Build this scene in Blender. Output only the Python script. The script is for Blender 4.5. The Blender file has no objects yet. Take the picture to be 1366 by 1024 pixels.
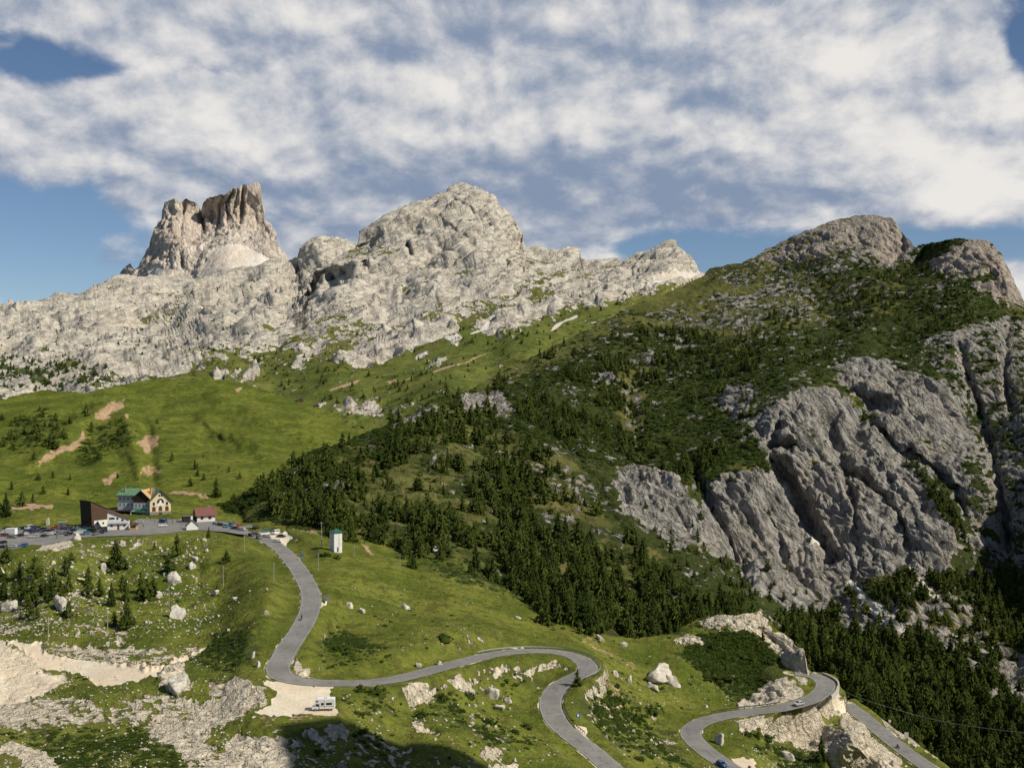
import bpy, math, random
import numpy as np
from mathutils import Vector, Matrix
sc = bpy.context.scene
COL = sc.collection
F, CX, CY = 1465.0, 683.0, 512.0
rng = np.random.default_rng(7)
random.seed(7)
f32 = np.float32

# ------------------------------------------------------------------ noise
_pr = np.random.default_rng(3)
PERM = np.concatenate([_pr.permutation(256)] * 3).astype(np.int32)
GR = _pr.normal(size=(256, 3)).astype(f32)
GR /= np.linalg.norm(GR, axis=1)[:, None]

def perlin(x, y, z, seed=0):
    x = np.asarray(x, f32) + f32(seed * 17.13); y = np.asarray(y, f32) + f32(seed * 5.7); z = np.asarray(z, f32) + f32(seed * 3.1)
    xf = np.floor(x); yf = np.floor(y); zf = np.floor(z)
    xi = xf.astype(np.int32) & 255; yi = yf.astype(np.int32) & 255; zi = zf.astype(np.int32) & 255
    x = x - xf; y = y - yf; z = z - zf
    u = x * x * x * (x * (x * 6 - 15) + 10); v = y * y * y * (y * (y * 6 - 15) + 10); w = z * z * z * (z * (z * 6 - 15) + 10)
    out = 0
    for dx in (0, 1):
        a = PERM[xi + dx]; wx = u if dx else 1 - u
        for dy in (0, 1):
            b = PERM[a + yi + dy]; wy = wx * (v if dy else 1 - v)
            for dz in (0, 1):
                g = GR[PERM[b + zi + dz]]
                d = g[..., 0] * (x - dx) + g[..., 1] * (y - dy) + g[..., 2] * (z - dz)
                out = out + wy * (w if dz else 1 - w) * d
    return out * f32(1.5)

def fbm(x, y, z, oct=4, seed=0, gain=.5, ridged=False):
    s = 0; a = 1.0; n = 0; fr = 1.0
    for o in range(oct):
        p = perlin(x * fr, y * fr, z * fr, seed + o)
        if ridged: p = 1 - 2.2 * np.abs(p)
        s = s + a * p; n += a; a *= gain; fr *= 2.03
    return s / n

def sstep(a, b, x):
    t = np.clip((x - a) / (b - a), 0, 1)
    return t * t * (3 - 2 * t)

def seg_dist(U, V, poly):
    """distance to an open polyline, and the parameter 0..1 along it"""
    best = np.full(U.shape, 1e9, f32); par = np.zeros(U.shape, f32)
    L = [0.0]
    for a, b in zip(poly, poly[1:]): L.append(L[-1] + math.hypot(b[0] - a[0], b[1] - a[1]))
    for i, (a, b) in enumerate(zip(poly, poly[1:])):
        dx, dy = b[0] - a[0], b[1] - a[1]; l2 = dx * dx + dy * dy + 1e-9
        t = np.clip(((U - a[0]) * dx + (V - a[1]) * dy) / l2, 0, 1)
        d = np.hypot(U - a[0] - t * dx, V - a[1] - t * dy)
        m = d < best
        best = np.where(m, d, best); par = np.where(m, (L[i] + t * (L[i + 1] - L[i])) / L[-1], par)
    return best, par

def poly_mask(U, V, poly, fe):
    out = np.zeros(U.shape, f32)
    xs = [p[0] for p in poly]; ys = [p[1] for p in poly]
    bb = (U > min(xs) - fe) & (U < max(xs) + fe) & (V > min(ys) - fe) & (V < max(ys) + fe)
    if not bb.any(): return out
    u = U[bb]; v = V[bb]
    d, _ = seg_dist(u, v, list(poly) + [poly[0]])
    ins = np.zeros(u.shape, bool)
    n = len(poly)
    for i in range(n):
        x1, y1 = poly[i][:2]; x2, y2 = poly[(i + 1) % n][:2]
        if y1 == y2: continue
        c = ((y1 > v) != (y2 > v)) & (u < (x2 - x1) * (v - y1) / (y2 - y1) + x1)
        ins ^= c
    sd = np.where(ins, d, -d)
    out[bb] = sstep(-fe, fe, sd)
    return out

def unproj(u, v, y): return ((u - CX) / F * y, y, -(v - CY) / F * y)

class RBF:
    def __init__(s, pts, c=.035, lam=1e-4):
        P = np.array(pts, float); s.x = P[:, 0] / 1000; s.y = P[:, 1] / 1000; s.c = c
        n = len(P); r = np.hypot(s.x[:, None] - s.x, s.y[:, None] - s.y)
        K = -np.sqrt(r * r + c * c) + 0
        A = np.zeros((n + 3, n + 3)); A[:n, :n] = K - lam * np.eye(n)
        A[:n, n] = 1; A[:n, n + 1] = s.x; A[:n, n + 2] = s.y; A[n:, :n] = A[:n, n:].T
        b = np.zeros(n + 3); b[:n] = np.log(P[:, 2])
        s.w = np.linalg.solve(A, b)
    def __call__(s, U, V):
        U = U / 1000; V = V / 1000
        o = s.w[-3] + s.w[-2] * U + s.w[-1] * V
        c2 = s.c ** 2
        for i in range(len(s.x)):
            o = o - f32(s.w[i]) * np.sqrt((U - s.x[i]) ** 2 + (V - s.y[i]) ** 2 + c2)
        return np.exp(o)

def mesh_np(name, V, T, mat=None, quads=False, smooth=False):
    V = np.ascontiguousarray(V, f32).reshape(-1, 3); T = np.ascontiguousarray(T, np.int32)
    k = T.shape[1]; n = len(T)
    me = bpy.data.meshes.new(name)
    me.vertices.add(len(V)); me.vertices.foreach_set('co', V.ravel())
    me.loops.add(n * k); me.loops.foreach_set('vertex_index', T.ravel())
    me.polygons.add(n); me.polygons.foreach_set('loop_start', np.arange(0, n * k, k, dtype=np.int32))
    if smooth: me.polygons.foreach_set('use_smooth', np.ones(n, bool))
    me.update(calc_edges=True)
    if mat: me.materials.append(mat)
    return me

def link(name, me, parent=None):
    o = bpy.data.objects.new(name, me); COL.objects.link(o)
    if parent: o.parent = parent
    return o

def tag(o, label=None, cat=None, group=None, kind=None):
    if label: o['label'] = label
    if cat: o['category'] = cat
    if group: o['group'] = group
    if kind: o['kind'] = kind
    return o

def attr(me, name, arr):
    a = me.color_attributes.new(name, 'FLOAT_COLOR', 'POINT')
    n = len(me.vertices); buf = np.ones((n, 4), f32); buf[:, :arr.shape[1]] = arr
    a.data.foreach_set('color', buf.ravel())

# ------------------------------------------------------------------ node helpers
class NT:
    def __init__(s, tree): s.t = tree; s.n = tree.nodes; s.l = tree.links
    def node(s, typ, **kw):
        n = s.n.new(typ)
        for k, v in kw.items(): setattr(n, k, v)
        return n
    def put(s, sock, v):
        if hasattr(v, 'is_output') or isinstance(v, bpy.types.NodeSocket): s.l.new(v, sock)
        else:
            if isinstance(v, (tuple, list)) and len(v) == 3 and sock.type == 'RGBA': v = (*v, 1)
            sock.default_value = v
    def m(s, op, a, b=None, c=None, clamp=False):
        n = s.node('ShaderNodeMath', operation=op, use_clamp=clamp); s.put(n.inputs[0], a)
        if b is not None: s.put(n.inputs[1], b)
        if c is not None: s.put(n.inputs[2], c)
        return n.outputs[0]
    def vm(s, op, a, b=None, sc_=None):
        n = s.node('ShaderNodeVectorMath', operation=op); s.put(n.inputs[0], a)
        if b is not None: s.put(n.inputs[1], b)
        if sc_ is not None: s.put(n.inputs['Scale'], sc_)
        return n.outputs[0]
    def mix(s, f, a, b, blend='MIX'):
        n = s.node('ShaderNodeMix', data_type='RGBA', blend_type=blend); s.put(n.inputs[0], f); s.put(n.inputs[6], a); s.put(n.inputs[7], b)
        return n.outputs[2]
    def ss(s, x, a, b, lo=0., hi=1.):
        n = s.node('ShaderNodeMapRange', interpolation_type='SMOOTHSTEP'); s.put(n.inputs[0], x)
        n.inputs[1].default_value = a; n.inputs[2].default_value = b; n.inputs[3].default_value = lo; n.inputs[4].default_value = hi
        return n.outputs[0]
    def noise(s, vec, scale, detail=4, rough=.55, dist=0, out=0):
        n = s.node('ShaderNodeTexNoise'); s.put(n.inputs['Vector'], vec); n.inputs['Scale'].default_value = scale
        n.inputs['Detail'].default_value = detail; n.inputs['Roughness'].default_value = rough; n.inputs['Distortion'].default_value = dist
        return n.outputs[out]

def new_mat(name):
    m = bpy.data.materials.new(name); m.use_nodes = True
    m.node_tree.nodes.clear(); N = NT(m.node_tree)
    o = N.node('ShaderNodeOutputMaterial'); b = N.node('ShaderNodeBsdfPrincipled'); N.l.new(b.outputs[0], o.inputs[0])
    return m, N, b

def bump(N, b, h, dist, strength=1.0):
    n = N.node('ShaderNodeBump'); n.inputs['Strength'].default_value = strength; n.inputs['Distance'].default_value = dist
    N.put(n.inputs['Height'], h); N.l.new(n.outputs[0], b.inputs['Normal'])

# ------------------------------------------------------------------ materials
def terrain_mat(name, s, grass1=(.07, .115, .018), grass2=(.115, .16, .026), rock1=(.46, .43, .385), rock2=(.25, .235, .215), dirt=(.5, .36, .22),
                scree=(.62, .59, .53), crack=.55, under=(.03, .045, .014), vs=1.0, fine=1.0, ang=0, st=1.0, bk=1.0):
    """s = size in metres of the smallest marks worth drawing at that distance"""
    m, N, b = new_mat(name)
    g = N.node('ShaderNodeNewGeometry'); P = g.outputs['Position']
    c1 = N.node('ShaderNodeAttribute', attribute_name='cov'); c2 = N.node('ShaderNodeAttribute', attribute_name='veg')
    S1 = N.node('ShaderNodeSeparateColor'); N.l.new(c1.outputs['Color'], S1.inputs[0])
    S2 = N.node('ShaderNodeSeparateColor'); N.l.new(c2.outputs['Color'], S2.inputs[0])
    Ps = N.vm('MULTIPLY', P, (1, 1, vs))
    if st != 1.0:                                       # bedding: marks drawn out along a tilted direction
        a_ = math.radians(ang)
        rot = N.node('ShaderNodeVectorRotate', rotation_type='Y_AXIS'); N.put(rot.inputs['Vector'], P); rot.inputs['Angle'].default_value = a_
        Ps = N.vm('MULTIPLY', rot.outputs[0], (1 / st, .7, 1))
    nf = N.noise(P, 1 / (s * 2.2), 3, .6); nm = N.noise(P, 1 / (s * 9), 4, .6); nl = N.noise(P, 1 / (s * 50), 3, .55)
    nw = N.noise(Ps, 1 / (s * 5), 6, .65, .6)
    jit = N.m('MULTIPLY', N.m('SUBTRACT', N.m('ADD', N.m('MULTIPLY', nf, .5), N.m('MULTIPLY', nm, .5)), .5), fine)
    # grass
    gr = N.mix(N.ss(nl, .35, .65), grass1, grass2)
    gr = N.mix(N.ss(nm, .42, .68), gr, tuple(x * .62 for x in grass1))
    gr = N.mix(N.m('MULTIPLY', N.ss(nf, .48, .75), .45), gr, tuple(x * 1.35 for x in grass2))
    nt = N.noise(P, 1 / (s * 4), 5, .75)
    gr = N.mix(N.m('MULTIPLY', N.ss(nt, .53, .62), .6), gr, tuple(x * .5 for x in grass1))
    gr = N.mix(N.m('MULTIPLY', N.ss(N.noise(P, 1 / (s * 16), 5, .7), .52, .64), .4), gr, (.15, .135, .045))
    gr = N.mix(N.m('MULTIPLY', S2.outputs[1], N.ss(nl, .3, .6, .45, 1)), gr, (.2, .165, .06))
    # low dark ground cover
    sh = N.ss(N.m('ADD', S2.outputs[0], N.m('MULTIPLY', jit, .9)), .42, .6)
    gr = N.mix(sh, gr, N.mix(nf, under, tuple(x * 2.0 for x in under)))
    # rock
    rk = N.mix(N.ss(nw, .36, .60), rock2, rock1)
    rk = N.mix(N.m('MULTIPLY', N.ss(nl, .45, .7), .35), rk, (.42, .36, .29))
    vor = N.node('ShaderNodeTexVoronoi', feature='DISTANCE_TO_EDGE'); N.put(vor.inputs['Vector'], N.vm('ADD', Ps, N.vm('SCALE', N.noise(P, 1 / (s * 6), 3, .6, out=1), sc_=s * 7.))); vor.inputs['Scale'].default_value = 1 / (s * 8)
    ck = N.ss(vor.outputs[0], .0, .09, 1, 0)
    rk = N.mix(N.m('MULTIPLY', ck, crack), rk, tuple(x * .42 for x in rock2))
    rk = N.mix(N.m('MULTIPLY', N.ss(nf, .5, .72), .5), rk, tuple(min(1, x * 1.25) for x in rock1))
    rk = N.mix(N.m('MULTIPLY', S2.outputs[2], .8), rk, N.mix(nw, (.55, .39, .28), (.74, .57, .43)))
    rf = N.ss(N.m('ADD', S1.outputs[0], N.m('MULTIPLY', jit, 1.1)), .44, .56)
    col = N.mix(rf, gr, rk)
    dcol = N.mix(N.ss(nw, .35, .7), tuple(x * .72 for x in dirt), dirt)
    df = N.ss(N.m('ADD', S1.outputs[2], N.m('MULTIPLY', jit, 1.9)), .46, .62)
    col = N.mix(df, col, dcol)
    scol = N.mix(N.ss(nw, .3, .7), tuple(x * .82 for x in scree), scree)
    scol = N.mix(N.m('MULTIPLY', N.ss(nl, .42, .62), .35), scol, dirt)
    scol = N.mix(N.m('MULTIPLY', N.ss(nm, .5, .66), .45), scol, tuple(x * .72 for x in scree))
    scol = N.mix(N.m('MULTIPLY', N.ss(nf, .55, .8), .3), scol, tuple(x * .6 for x in scree))
    sf = N.ss(N.m('ADD', S1.outputs[1], N.m('MULTIPLY', jit, .5)), .45, .56)
    col = N.mix(sf, col, scol)
    N.put(b.inputs['Base Color'], col); b.inputs['Roughness'].default_value = .95; b.inputs['Specular IOR Level'].default_value = .02
    hb = N.m('ADD', N.m('MULTIPLY', nw, 1.4), N.m('MULTIPLY', N.m('SUBTRACT', nf, N.m('MULTIPLY', ck, .5)), .5))
    hr = N.m('MULTIPLY', hb, N.m('ADD', N.m('MULTIPLY', rf, .9), .45))
    hr = N.m('MULTIPLY', hr, N.m('MULTIPLY_ADD', sf, -.75, 1.0))
    bump(N, b, hr, s * 2.6 * bk, 1.0)
    return m

def foliage_mat(name, c1, c2, use_obj=True):
    m, N, b = new_mat(name)
    g = N.node('ShaderNodeNewGeometry')
    if use_obj: r = N.node('ShaderNodeObjectInfo').outputs['Random']
    else:
        a = N.node('ShaderNodeAttribute', attribute_name='tint'); r = a.outputs['Fac']
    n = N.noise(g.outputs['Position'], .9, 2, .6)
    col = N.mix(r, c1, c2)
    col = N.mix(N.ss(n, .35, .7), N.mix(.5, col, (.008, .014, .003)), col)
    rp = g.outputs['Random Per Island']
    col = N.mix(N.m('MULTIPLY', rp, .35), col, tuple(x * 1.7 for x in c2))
    N.put(b.inputs['Base Color'], col); b.inputs['Roughness'].default_value = .8; b.inputs['Specular IOR Level'].default_value = .05
    return m

def plain_mat(name, c, rough=.8, var=.25, scale=1.5, metallic=0, spec=.3, c2=None, streak=False, bmp=0):
    m, N, b = new_mat(name)
    t = N.node('ShaderNodeTexCoord'); v = t.outputs['Object']
    if streak: v = N.vm('MULTIPLY', v, (1, 1, .15))
    n = N.noise(v, scale, 5, .6)
    col = N.mix(N.ss(n, .3, .7), c2 or tuple(x * (1 - var) for x in c), c)
    N.put(b.inputs['Base Color'], col); b.inputs['Roughness'].default_value = rough; b.inputs['Metallic'].default_value = metallic
    b.inputs['Specular IOR Level'].default_value = spec
    if bmp: bump(N, b, n, bmp)
    return m
SUN_AZ, SUN_EL, SKYK = 112.0, 42.0, 0.78

# ------------------------------------------------------------------ roads (photo points, heights in metres -> world)
ROAD1 = [(-60, -69.0, 715), (120, -69.2, 716), (210, -69.3, 705), (262, -69.4, 701), (300, -69.6, 705), (330, -69.9, 711), (358, -70.4, 721), (376, -71, 733), (390, -71.8, 748), (405, -72.9, 770), (415, -74.2, 792), (413, -75.4, 814), (403, -76.8, 836),
         (388, -78.2, 858), (376, -79.4, 878), (370.5, -80.3, 890), (375, -81, 900), (390, -81.6, 906), (413, -82.3, 909.5), (457, -83.3, 911), (492, -84.2, 910), (527, -85, 905.5), (557, -85.8, 898.6), (592, -86.8, 889), (633, -88, 878), (677, -89.4, 869.5),
         (729, -91, 868), (764, -92.3, 874), (781, -93.4, 884), (783, -94.3, 894), (766, -95.4, 903), (744, -96.7, 916), (735, -98, 931), (735, -99.3, 946), (744, -100.7, 964), (764, -102.2, 982), (788, -103.7, 1000), (808, -105, 1017), (840, -107, 1046), (880, -109, 1080)]
ROAD2 = [(1060, -108.0, 897), (1078, -108.2, 899), (1091, -108.4, 903), (1101, -108.8, 910), (1099, -109.2, 920), (1085, -109.7, 931), (1066, -110, 938), (1037, -110.6, 945), (993, -111.4, 950), (958, -112, 956), (931, -112.6, 965), (921, -113.2, 977), (929, -113.9, 990),
         (947, -114.8, 1005), (969, -115.8, 1020), (1000, -117, 1042), (1040, -118.5, 1070)]
ROAD3 = [(1128, -123.5, 938), (1150, -124.5, 954), (1171, -125.4, 972), (1198, -126.6, 994), (1228, -127.8, 1016), (1262, -129, 1040), (1310, -130.5, 1075)]
def road_world(R):
    out = []
    for u, z, v in R:
        y = -z * F / (v - CY); out.append(((u - CX) / F * y, y, z))
    return out
def catmull(P, n=7):
    P = [np.array(p, float) for p in P]; out = []
    for i in range(len(P) - 1):
        p0 = P[max(i - 1, 0)]; p1 = P[i]; p2 = P[i + 1]; p3 = P[min(i + 2, len(P) - 1)]
        for k in range(n):
            t = k / n
            out.append(.5 * ((2 * p1) + (-p0 + p2) * t + (2 * p0 - 5 * p1 + 4 * p2 - p3) * t * t + (-p0 + 3 * p1 - 3 * p2 + p3) * t ** 3))
    out.append(P[-1]); return np.array(out)
def smooth_line(L, k=4):
    for _ in range(k): L[1:-1] = .25 * L[:-2] + .5 * L[1:-1] + .25 * L[2:]
    return L
RW = [smooth_line(catmull(road_world(R))) for R in (ROAD1, ROAD2, ROAD3)]
LOTZ = -69.0
LOTS = [[(-170, 744), (-170, 700), (60, 706), (110, 703), (170, 700), (185, 692), (300, 694), (325, 702), (338, 706), (340, 716), (330, 719), (315, 719), (285, 714), (262, 712), (245, 713), (225, 718), (170, 720), (125, 721), (95, 725), (50, 735), (0, 739)]]
# hillside lot beside the bend
GRAVZ = -82.8
GRAV = [(343, 911), (387, 910), (410, 914), (449, 912), (441, 925), (447, 942), (454, 962), (420, 970), (374, 973), (334, 965), (341, 950), (366, 935), (370, 922), (357, 915)]

# ------------------------------------------------------------------ terrain sheets
SHEETS = {}
def sheet(key, name, top, bot, ctrl, u0, u1, step, feats, regions, base, amps, mat, seed=1, back=14, drop=.5, vstretch=1.0, rockn=.35, slope_k=1.2, flat=False, grain=None, wob=1.0, fk=2.2, px=14, hold=0.):
    U1 = np.arange(u0, u1 + .1, step, dtype=f32)
    tp = np.array(top, float); bt = np.array(bot, float)
    vt = np.interp(U1, tp[:, 0], tp[:, 1]); vb = np.interp(U1, bt[:, 0], bt[:, 1])
    # small raggedness of the crest so that no outline is a polygon
    vt = vt + 1.3 * perlin(U1 / 9, 0 * U1, 0 * U1 + seed, seed) + .8 * perlin(U1 / 3.5, 0 * U1, 0 * U1 + seed, seed + 3)
    n = max(8, int((vb - vt).max() / step))
    S = np.linspace(0, 1, n, dtype=f32)
    kk = np.exp(-(np.arange(-60, 61) * step / 14.) ** 2 / 2); kk /= kk.sum(); vts = np.convolve(np.pad(vt, 60, mode='edge'), kk, 'valid')
    U = np.repeat(U1[None, :], n, 0); V = (vts[None, :] + S[:, None] * (vb - vts)[None, :] + (vt - vts)[None, :] * np.exp(-S[:, None] * (vb - vts)[None, :] / 45.) * (1 - S[:, None])).astype(f32)
    R = RBF(ctrl); D = R(U, V).astype(f32)
    for poly, wid, amp in feats:                       # gullies (amp > 0, recede) and ribs (amp < 0)
        dd, par = seg_dist(U + wob * 4 * perlin(U / 13, V / 13, 0 * U, 31), V + wob * 3 * perlin(U / 11, V / 11, 0 * U, 32), poly)
        D = D * (1 + amp * np.exp(-(dd / wid) ** 2) * np.minimum(1, np.minimum(par, 1 - par) * 6 + .25))
    # masks
    chan = {k: np.full(U.shape, base.get(k, 0.), f32) for k in 'rsdbgo'}   # rock scree dirt bush-cover grass-dryness orange
    n1 = perlin(U / px, V / (px * .6), 0 * U, seed + 40); n2 = perlin(U / px, V / (px * .6), 0 * U + 9, seed + 41)
    n3 = perlin(U / 5, V / 4, 0 * U, seed + 42); n4 = perlin(U / 5, V / 4, 0 * U + 9, seed + 43)
    wU = U + .55 * px * n1 + 3 * n3; wV = V + .4 * px * n2 + 2.4 * n4
    for poly, vals, fe in regions:
        sharp = fe <= 1.6
        m = poly_mask(U + n3 if sharp else wU, V + n4 * .7 if sharp else wV, poly, fe if sharp or 's' in vals or 'd' in vals else fe * fk)
        for k, x in vals.items(): chan[k] += (x - chan[k]) * m
    # flat parts: roads and the lots (sheet 'near' only)
    X = (U - CX) / F * D; Y = D.copy(); Z = -(V - CY) / F * D
    calm = np.ones(U.shape, f32); zt = None
    if flat:
        near = np.full(U.shape, 1e9, f32); zr = np.zeros(U.shape, f32)
        for L in RW:
            for a, b in zip(L, L[1:]):
                dx, dy = b[0] - a[0], b[1] - a[1]
                cx, cy = (a[0] + b[0]) / 2, (a[1] + b[1]) / 2
                w = (np.abs(X - cx) < 26) & (np.abs(Y - cy) < 26)
                if not w.any(): continue
                t = np.clip(((X[w] - a[0]) * dx + (Y[w] - a[1]) * dy) / (dx * dx + dy * dy + 1e-6), 0, 1)
                d = np.hypot(X[w] - a[0] - t * dx, Y[w] - a[1] - t * dy) + np.maximum(0, np.abs(Z[w] - (a[2] + t * (b[2] - a[2]))) - 3.0) * 2.2
                cur = near[w]; q = d < cur
                near[w] = np.where(q, d, cur); zr[w] = np.where(q, a[2] + t * (b[2] - a[2]), zr[w])
        wr = 1 - sstep(5.6, 15, near)
        wp = lambda q, z: [((u - CX) / F * (-z * F / (v - CY)), -z * F / (v - CY)) for u, v in q]
        lot = sstep(0, .5, np.maximum.reduce([poly_mask(X, Y, wp(q, LOTZ), 6) for q in LOTS])); grv = sstep(0, .5, poly_mask(X, Y, wp(GRAV, GRAVZ), 3))
        calm = np.clip(sstep(5.5, 13, near) * (1 - lot) * (1 - grv), 0, 1)
        k = ((near > 4.6) & (near < 7.0)).astype(f32) * (lot < .3)
        verge = (1 - sstep(3.7, 4.9 + 1.6 * perlin(X / 7, Y / 7, Z * 0, 77), near))
        chan['s'] = np.maximum(chan['s'], verge * (.47 + .25 * perlin(X / 5, Y / 5, Z * 0, 78))); chan['r'] *= 1 - verge; chan['b'] *= 1 - verge
        zt = (wr, zr, lot, grv)
    P = np.stack([X, Y, Z], -1).astype(f32)
    # back side of the crest, so that it is a hill and not a cut-out
    if back:
        k = np.arange(1, back + 1, dtype=f32)[::-1]
        Dt = D[0]; zz = Z[0]
        Yb = Dt[None, :] * (1 + .009 * k[:, None] * (1 + .12 * k[:, None]))
        Xb = (U1[None, :] - CX) / F * Yb
        Zb = zz[None, :] - drop * Dt[None, :] * .009 * (k[:, None] ** 1.5)
        P = np.concatenate([np.stack([Xb, Yb, Zb], -1).astype(f32), P], 0)
        rep = lambda a: np.concatenate([np.repeat(a[:1], back, 0), a], 0)
        chan = {q: rep(a) for q, a in chan.items()}; calm = rep(calm); U = rep(U); V = rep(V)
        if zt:
            fade = np.concatenate([np.exp(-(k / 2.) ** 2) * (k < 3), np.ones(D.shape[0], f32)])[:, None]
            zt = tuple(rep(a) * (fade if j != 1 else 1) for j, a in enumerate(zt))
        D = np.concatenate([Yb, D], 0)
    def normals(P):
        du = np.gradient(P, axis=1); dv = np.gradient(P, axis=0)
        N = np.cross(dv, du); N /= np.linalg.norm(N, axis=-1, keepdims=True) + 1e-9
        s = np.where(N[..., 2:3] < -.2, -1, 1)
        return N * s
    N0 = normals(P); Nraw = N0
    for ax in (0, 1, 0, 1):                             # displace along broad normals only
        h_ = 9; c_ = np.cumsum(np.concatenate([np.repeat(np.take(N0, [0], ax), h_ + 1, ax), N0, np.repeat(np.take(N0, [-1], ax), h_, ax)], ax), axis=ax, dtype=np.float64)
        m_ = N0.shape[ax]; N0 = (np.take(c_, range(2 * h_ + 1, 2 * h_ + 1 + m_), ax) - np.take(c_, range(0, m_), ax)) / (2 * h_ + 1)
    N0 = (N0 / (np.linalg.norm(N0, axis=-1, keepdims=True) + 1e-9)).astype(f32)
    hgt = fbm(P[..., 0] / 40, P[..., 1] / 40, P[..., 2] / 40, 3, seed + 60)
    rk = np.clip(chan['r'], 0, 1)
    edge = np.ones(P.shape[:2], f32)
    if hold: edge[:] = 1 - hold * np.exp(-(np.abs(np.arange(P.shape[0]) - back) / 12.) ** 2)[:, None]
    disp = 0
    for (size, amp, ridged, rockonly) in amps:
        if grain and size < grain[2]:
            ca, sa = math.cos(math.radians(grain[0])), math.sin(math.radians(grain[0]))
            Pa = (P[..., 0] * ca + P[..., 2] * sa) / grain[1]; Pc = P[..., 2] * ca - P[..., 0] * sa
        else: Pa, Pc = P[..., 0], P[..., 2] / vstretch
        if ridged == 'c':                              # narrow fissures in otherwise plane slabs
            wq = .35 * perlin(P[..., 0] / size / 2, P[..., 1] / size / 2, P[..., 2] / size / 2, seed + 7)
            q = -np.exp(-(perlin(Pa / size + wq, P[..., 1] / size * .6, Pc / size + wq, seed + int(size)) * 7) ** 2) - .6 * np.exp(-(perlin(Pa / size * 2.1 + wq, P[..., 1] / size, Pc / size * 2.1 + wq, seed + int(size) + 5) * 7) ** 2)
        elif ridged == 'q':                            # broken blocks: plane steps with short risers
            xq = 4.5 * fbm(Pa / size, P[..., 1] / size, Pc / size, 3, seed + int(size), .5) + 40; fq = xq - np.floor(xq); q = (np.floor(xq) - 40 + sstep(0., .22, fq)) / 4.5 + .06 * fq
        elif ridged == 's':                            # tilted beds: each stands out a little over the next
            tq = Pc / size + .55 * perlin(Pa / size / 2.5, P[..., 1] / size / 5, Pc / size / 3, seed + 9) + P[..., 1] / size * .12
            fq = tq - np.floor(tq); q = (fq * sstep(1., .86, fq) - .4) * sstep(-.35, .25, perlin(Pa / size / 1.6, P[..., 1] / size / 3, Pc / size / 2, seed + 11))
        else: q = fbm(Pa / size, P[..., 1] / size, Pc / size, 3, seed + int(size), .5, ridged)
        if ridged is True: q = q - .35
        disp = disp + q * amp * ((.08 + .92 * rk) if rockonly else 1)
    P = P + N0 * (disp * calm * edge * (1 - .8 * np.clip(chan['s'], 0, 1)))[..., None]
    if zt:
        wr, zr, lot, grv = zt
        P[..., 2] += (LOTZ - .1 - P[..., 2]) * lot
        P[..., 2] += (GRAVZ - P[..., 2]) * grv
        P[..., 2] += (zr - .12 - P[..., 2]) * wr
    N1 = normals(P)
    # rock shows where the displaced ground is steep, grass lies on the ledges
    mid = ((chan['r'] > .03) & (chan['r'] < .97)).astype(f32)
    hi = fbm(P[..., 0] / (amps[-1][0] * 1.3), P[..., 1] / (amps[-1][0] * 1.3), P[..., 2] / (amps[-1][0] * 1.3), 3, seed + 70)
    nz = N1[..., 2]; nzb = N0[..., 2]
    rr = chan['r'] + mid * (rockn * (hi * 1.3 + hgt * .8) + slope_k * (nzb - nz))
    cov = np.stack([np.clip(rr, 0, 1), chan['s'], chan['d']], -1)
    bb = chan['b'] + (chan['b'] > .03) * rockn * (hgt * .9 - hi * .6)
    veg = np.stack([np.clip(bb, 0, 1), chan['g'], chan['o']], -1)
    nr, nc = P.shape[:2]
    idx = np.arange(nr * nc, dtype=np.int32).reshape(nr, nc)
    Q = np.stack([idx[:-1, :-1], idx[1:, :-1], idx[1:, 1:], idx[:-1, 1:]], -1).reshape(-1, 4)
    me = mesh_np(name, P, Q, mat, smooth=True)
    attr(me, 'cov', cov.reshape(-1, 3)); attr(me, 'veg', veg.reshape(-1, 3))
    o = link(name, me); o['kind'] = 'structure'
    SHEETS[key] = dict(P=P, U=U, V=V, U1=U1, vt=vt, vb=vb, n=n, back=back, N=N1, cov=cov, veg=veg, calm=calm, D=D)
    return o

def hit(key, u, v):
    """point of the finished ground of one sheet that stands at photo point (u, v)"""
    s = SHEETS[key]; c = int(np.clip(np.searchsorted(s['U1'], u), 0, len(s['U1']) - 1))
    r = (v - s['vt'][c]) / max(1e-3, s['vb'][c] - s['vt'][c]) * (s['n'] - 1)
    r = int(np.clip(r, 0, s['n'] - 1)) + s['back']
    # the ground was displaced: look in the same column for the vertex that projects nearest to v
    a = max(s['back'], r - 70); b = min(len(s['P']) - 1, r + 70)
    col = s['P'][a:b, c]; vv = CY - col[:, 2] / col[:, 1] * F
    return Vector(col[int(np.argmin(np.abs(vv - v)))])

M_NEAR = terrain_mat('alpine_ground', .5, grass1=(.066, .098, .013), grass2=(.15, .182, .025), dirt=(.48, .325, .21), rock1=(.74, .66, .52), rock2=(.42, .37, .285), scree=(.74, .665, .52), crack=.12, under=(.04, .05, .014))
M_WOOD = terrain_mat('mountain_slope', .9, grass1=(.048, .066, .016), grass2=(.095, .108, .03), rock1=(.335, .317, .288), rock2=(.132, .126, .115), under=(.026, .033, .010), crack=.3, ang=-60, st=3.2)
M_FAR = terrain_mat('limestone_slope', 1.7, grass1=(.08, .11, .024), grass2=(.13, .155, .034), rock1=(.54, .50, .43), rock2=(.30, .275, .235), crack=.08, under=(.035, .05, .02), ang=24, st=4.0, bk=.55)
M_PEAK = terrain_mat('peak_rock', 2.2, rock1=(.66, .585, .51), rock2=(.45, .395, .345), crack=.12, vs=.18, scree=(.68, .635, .575))

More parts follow.
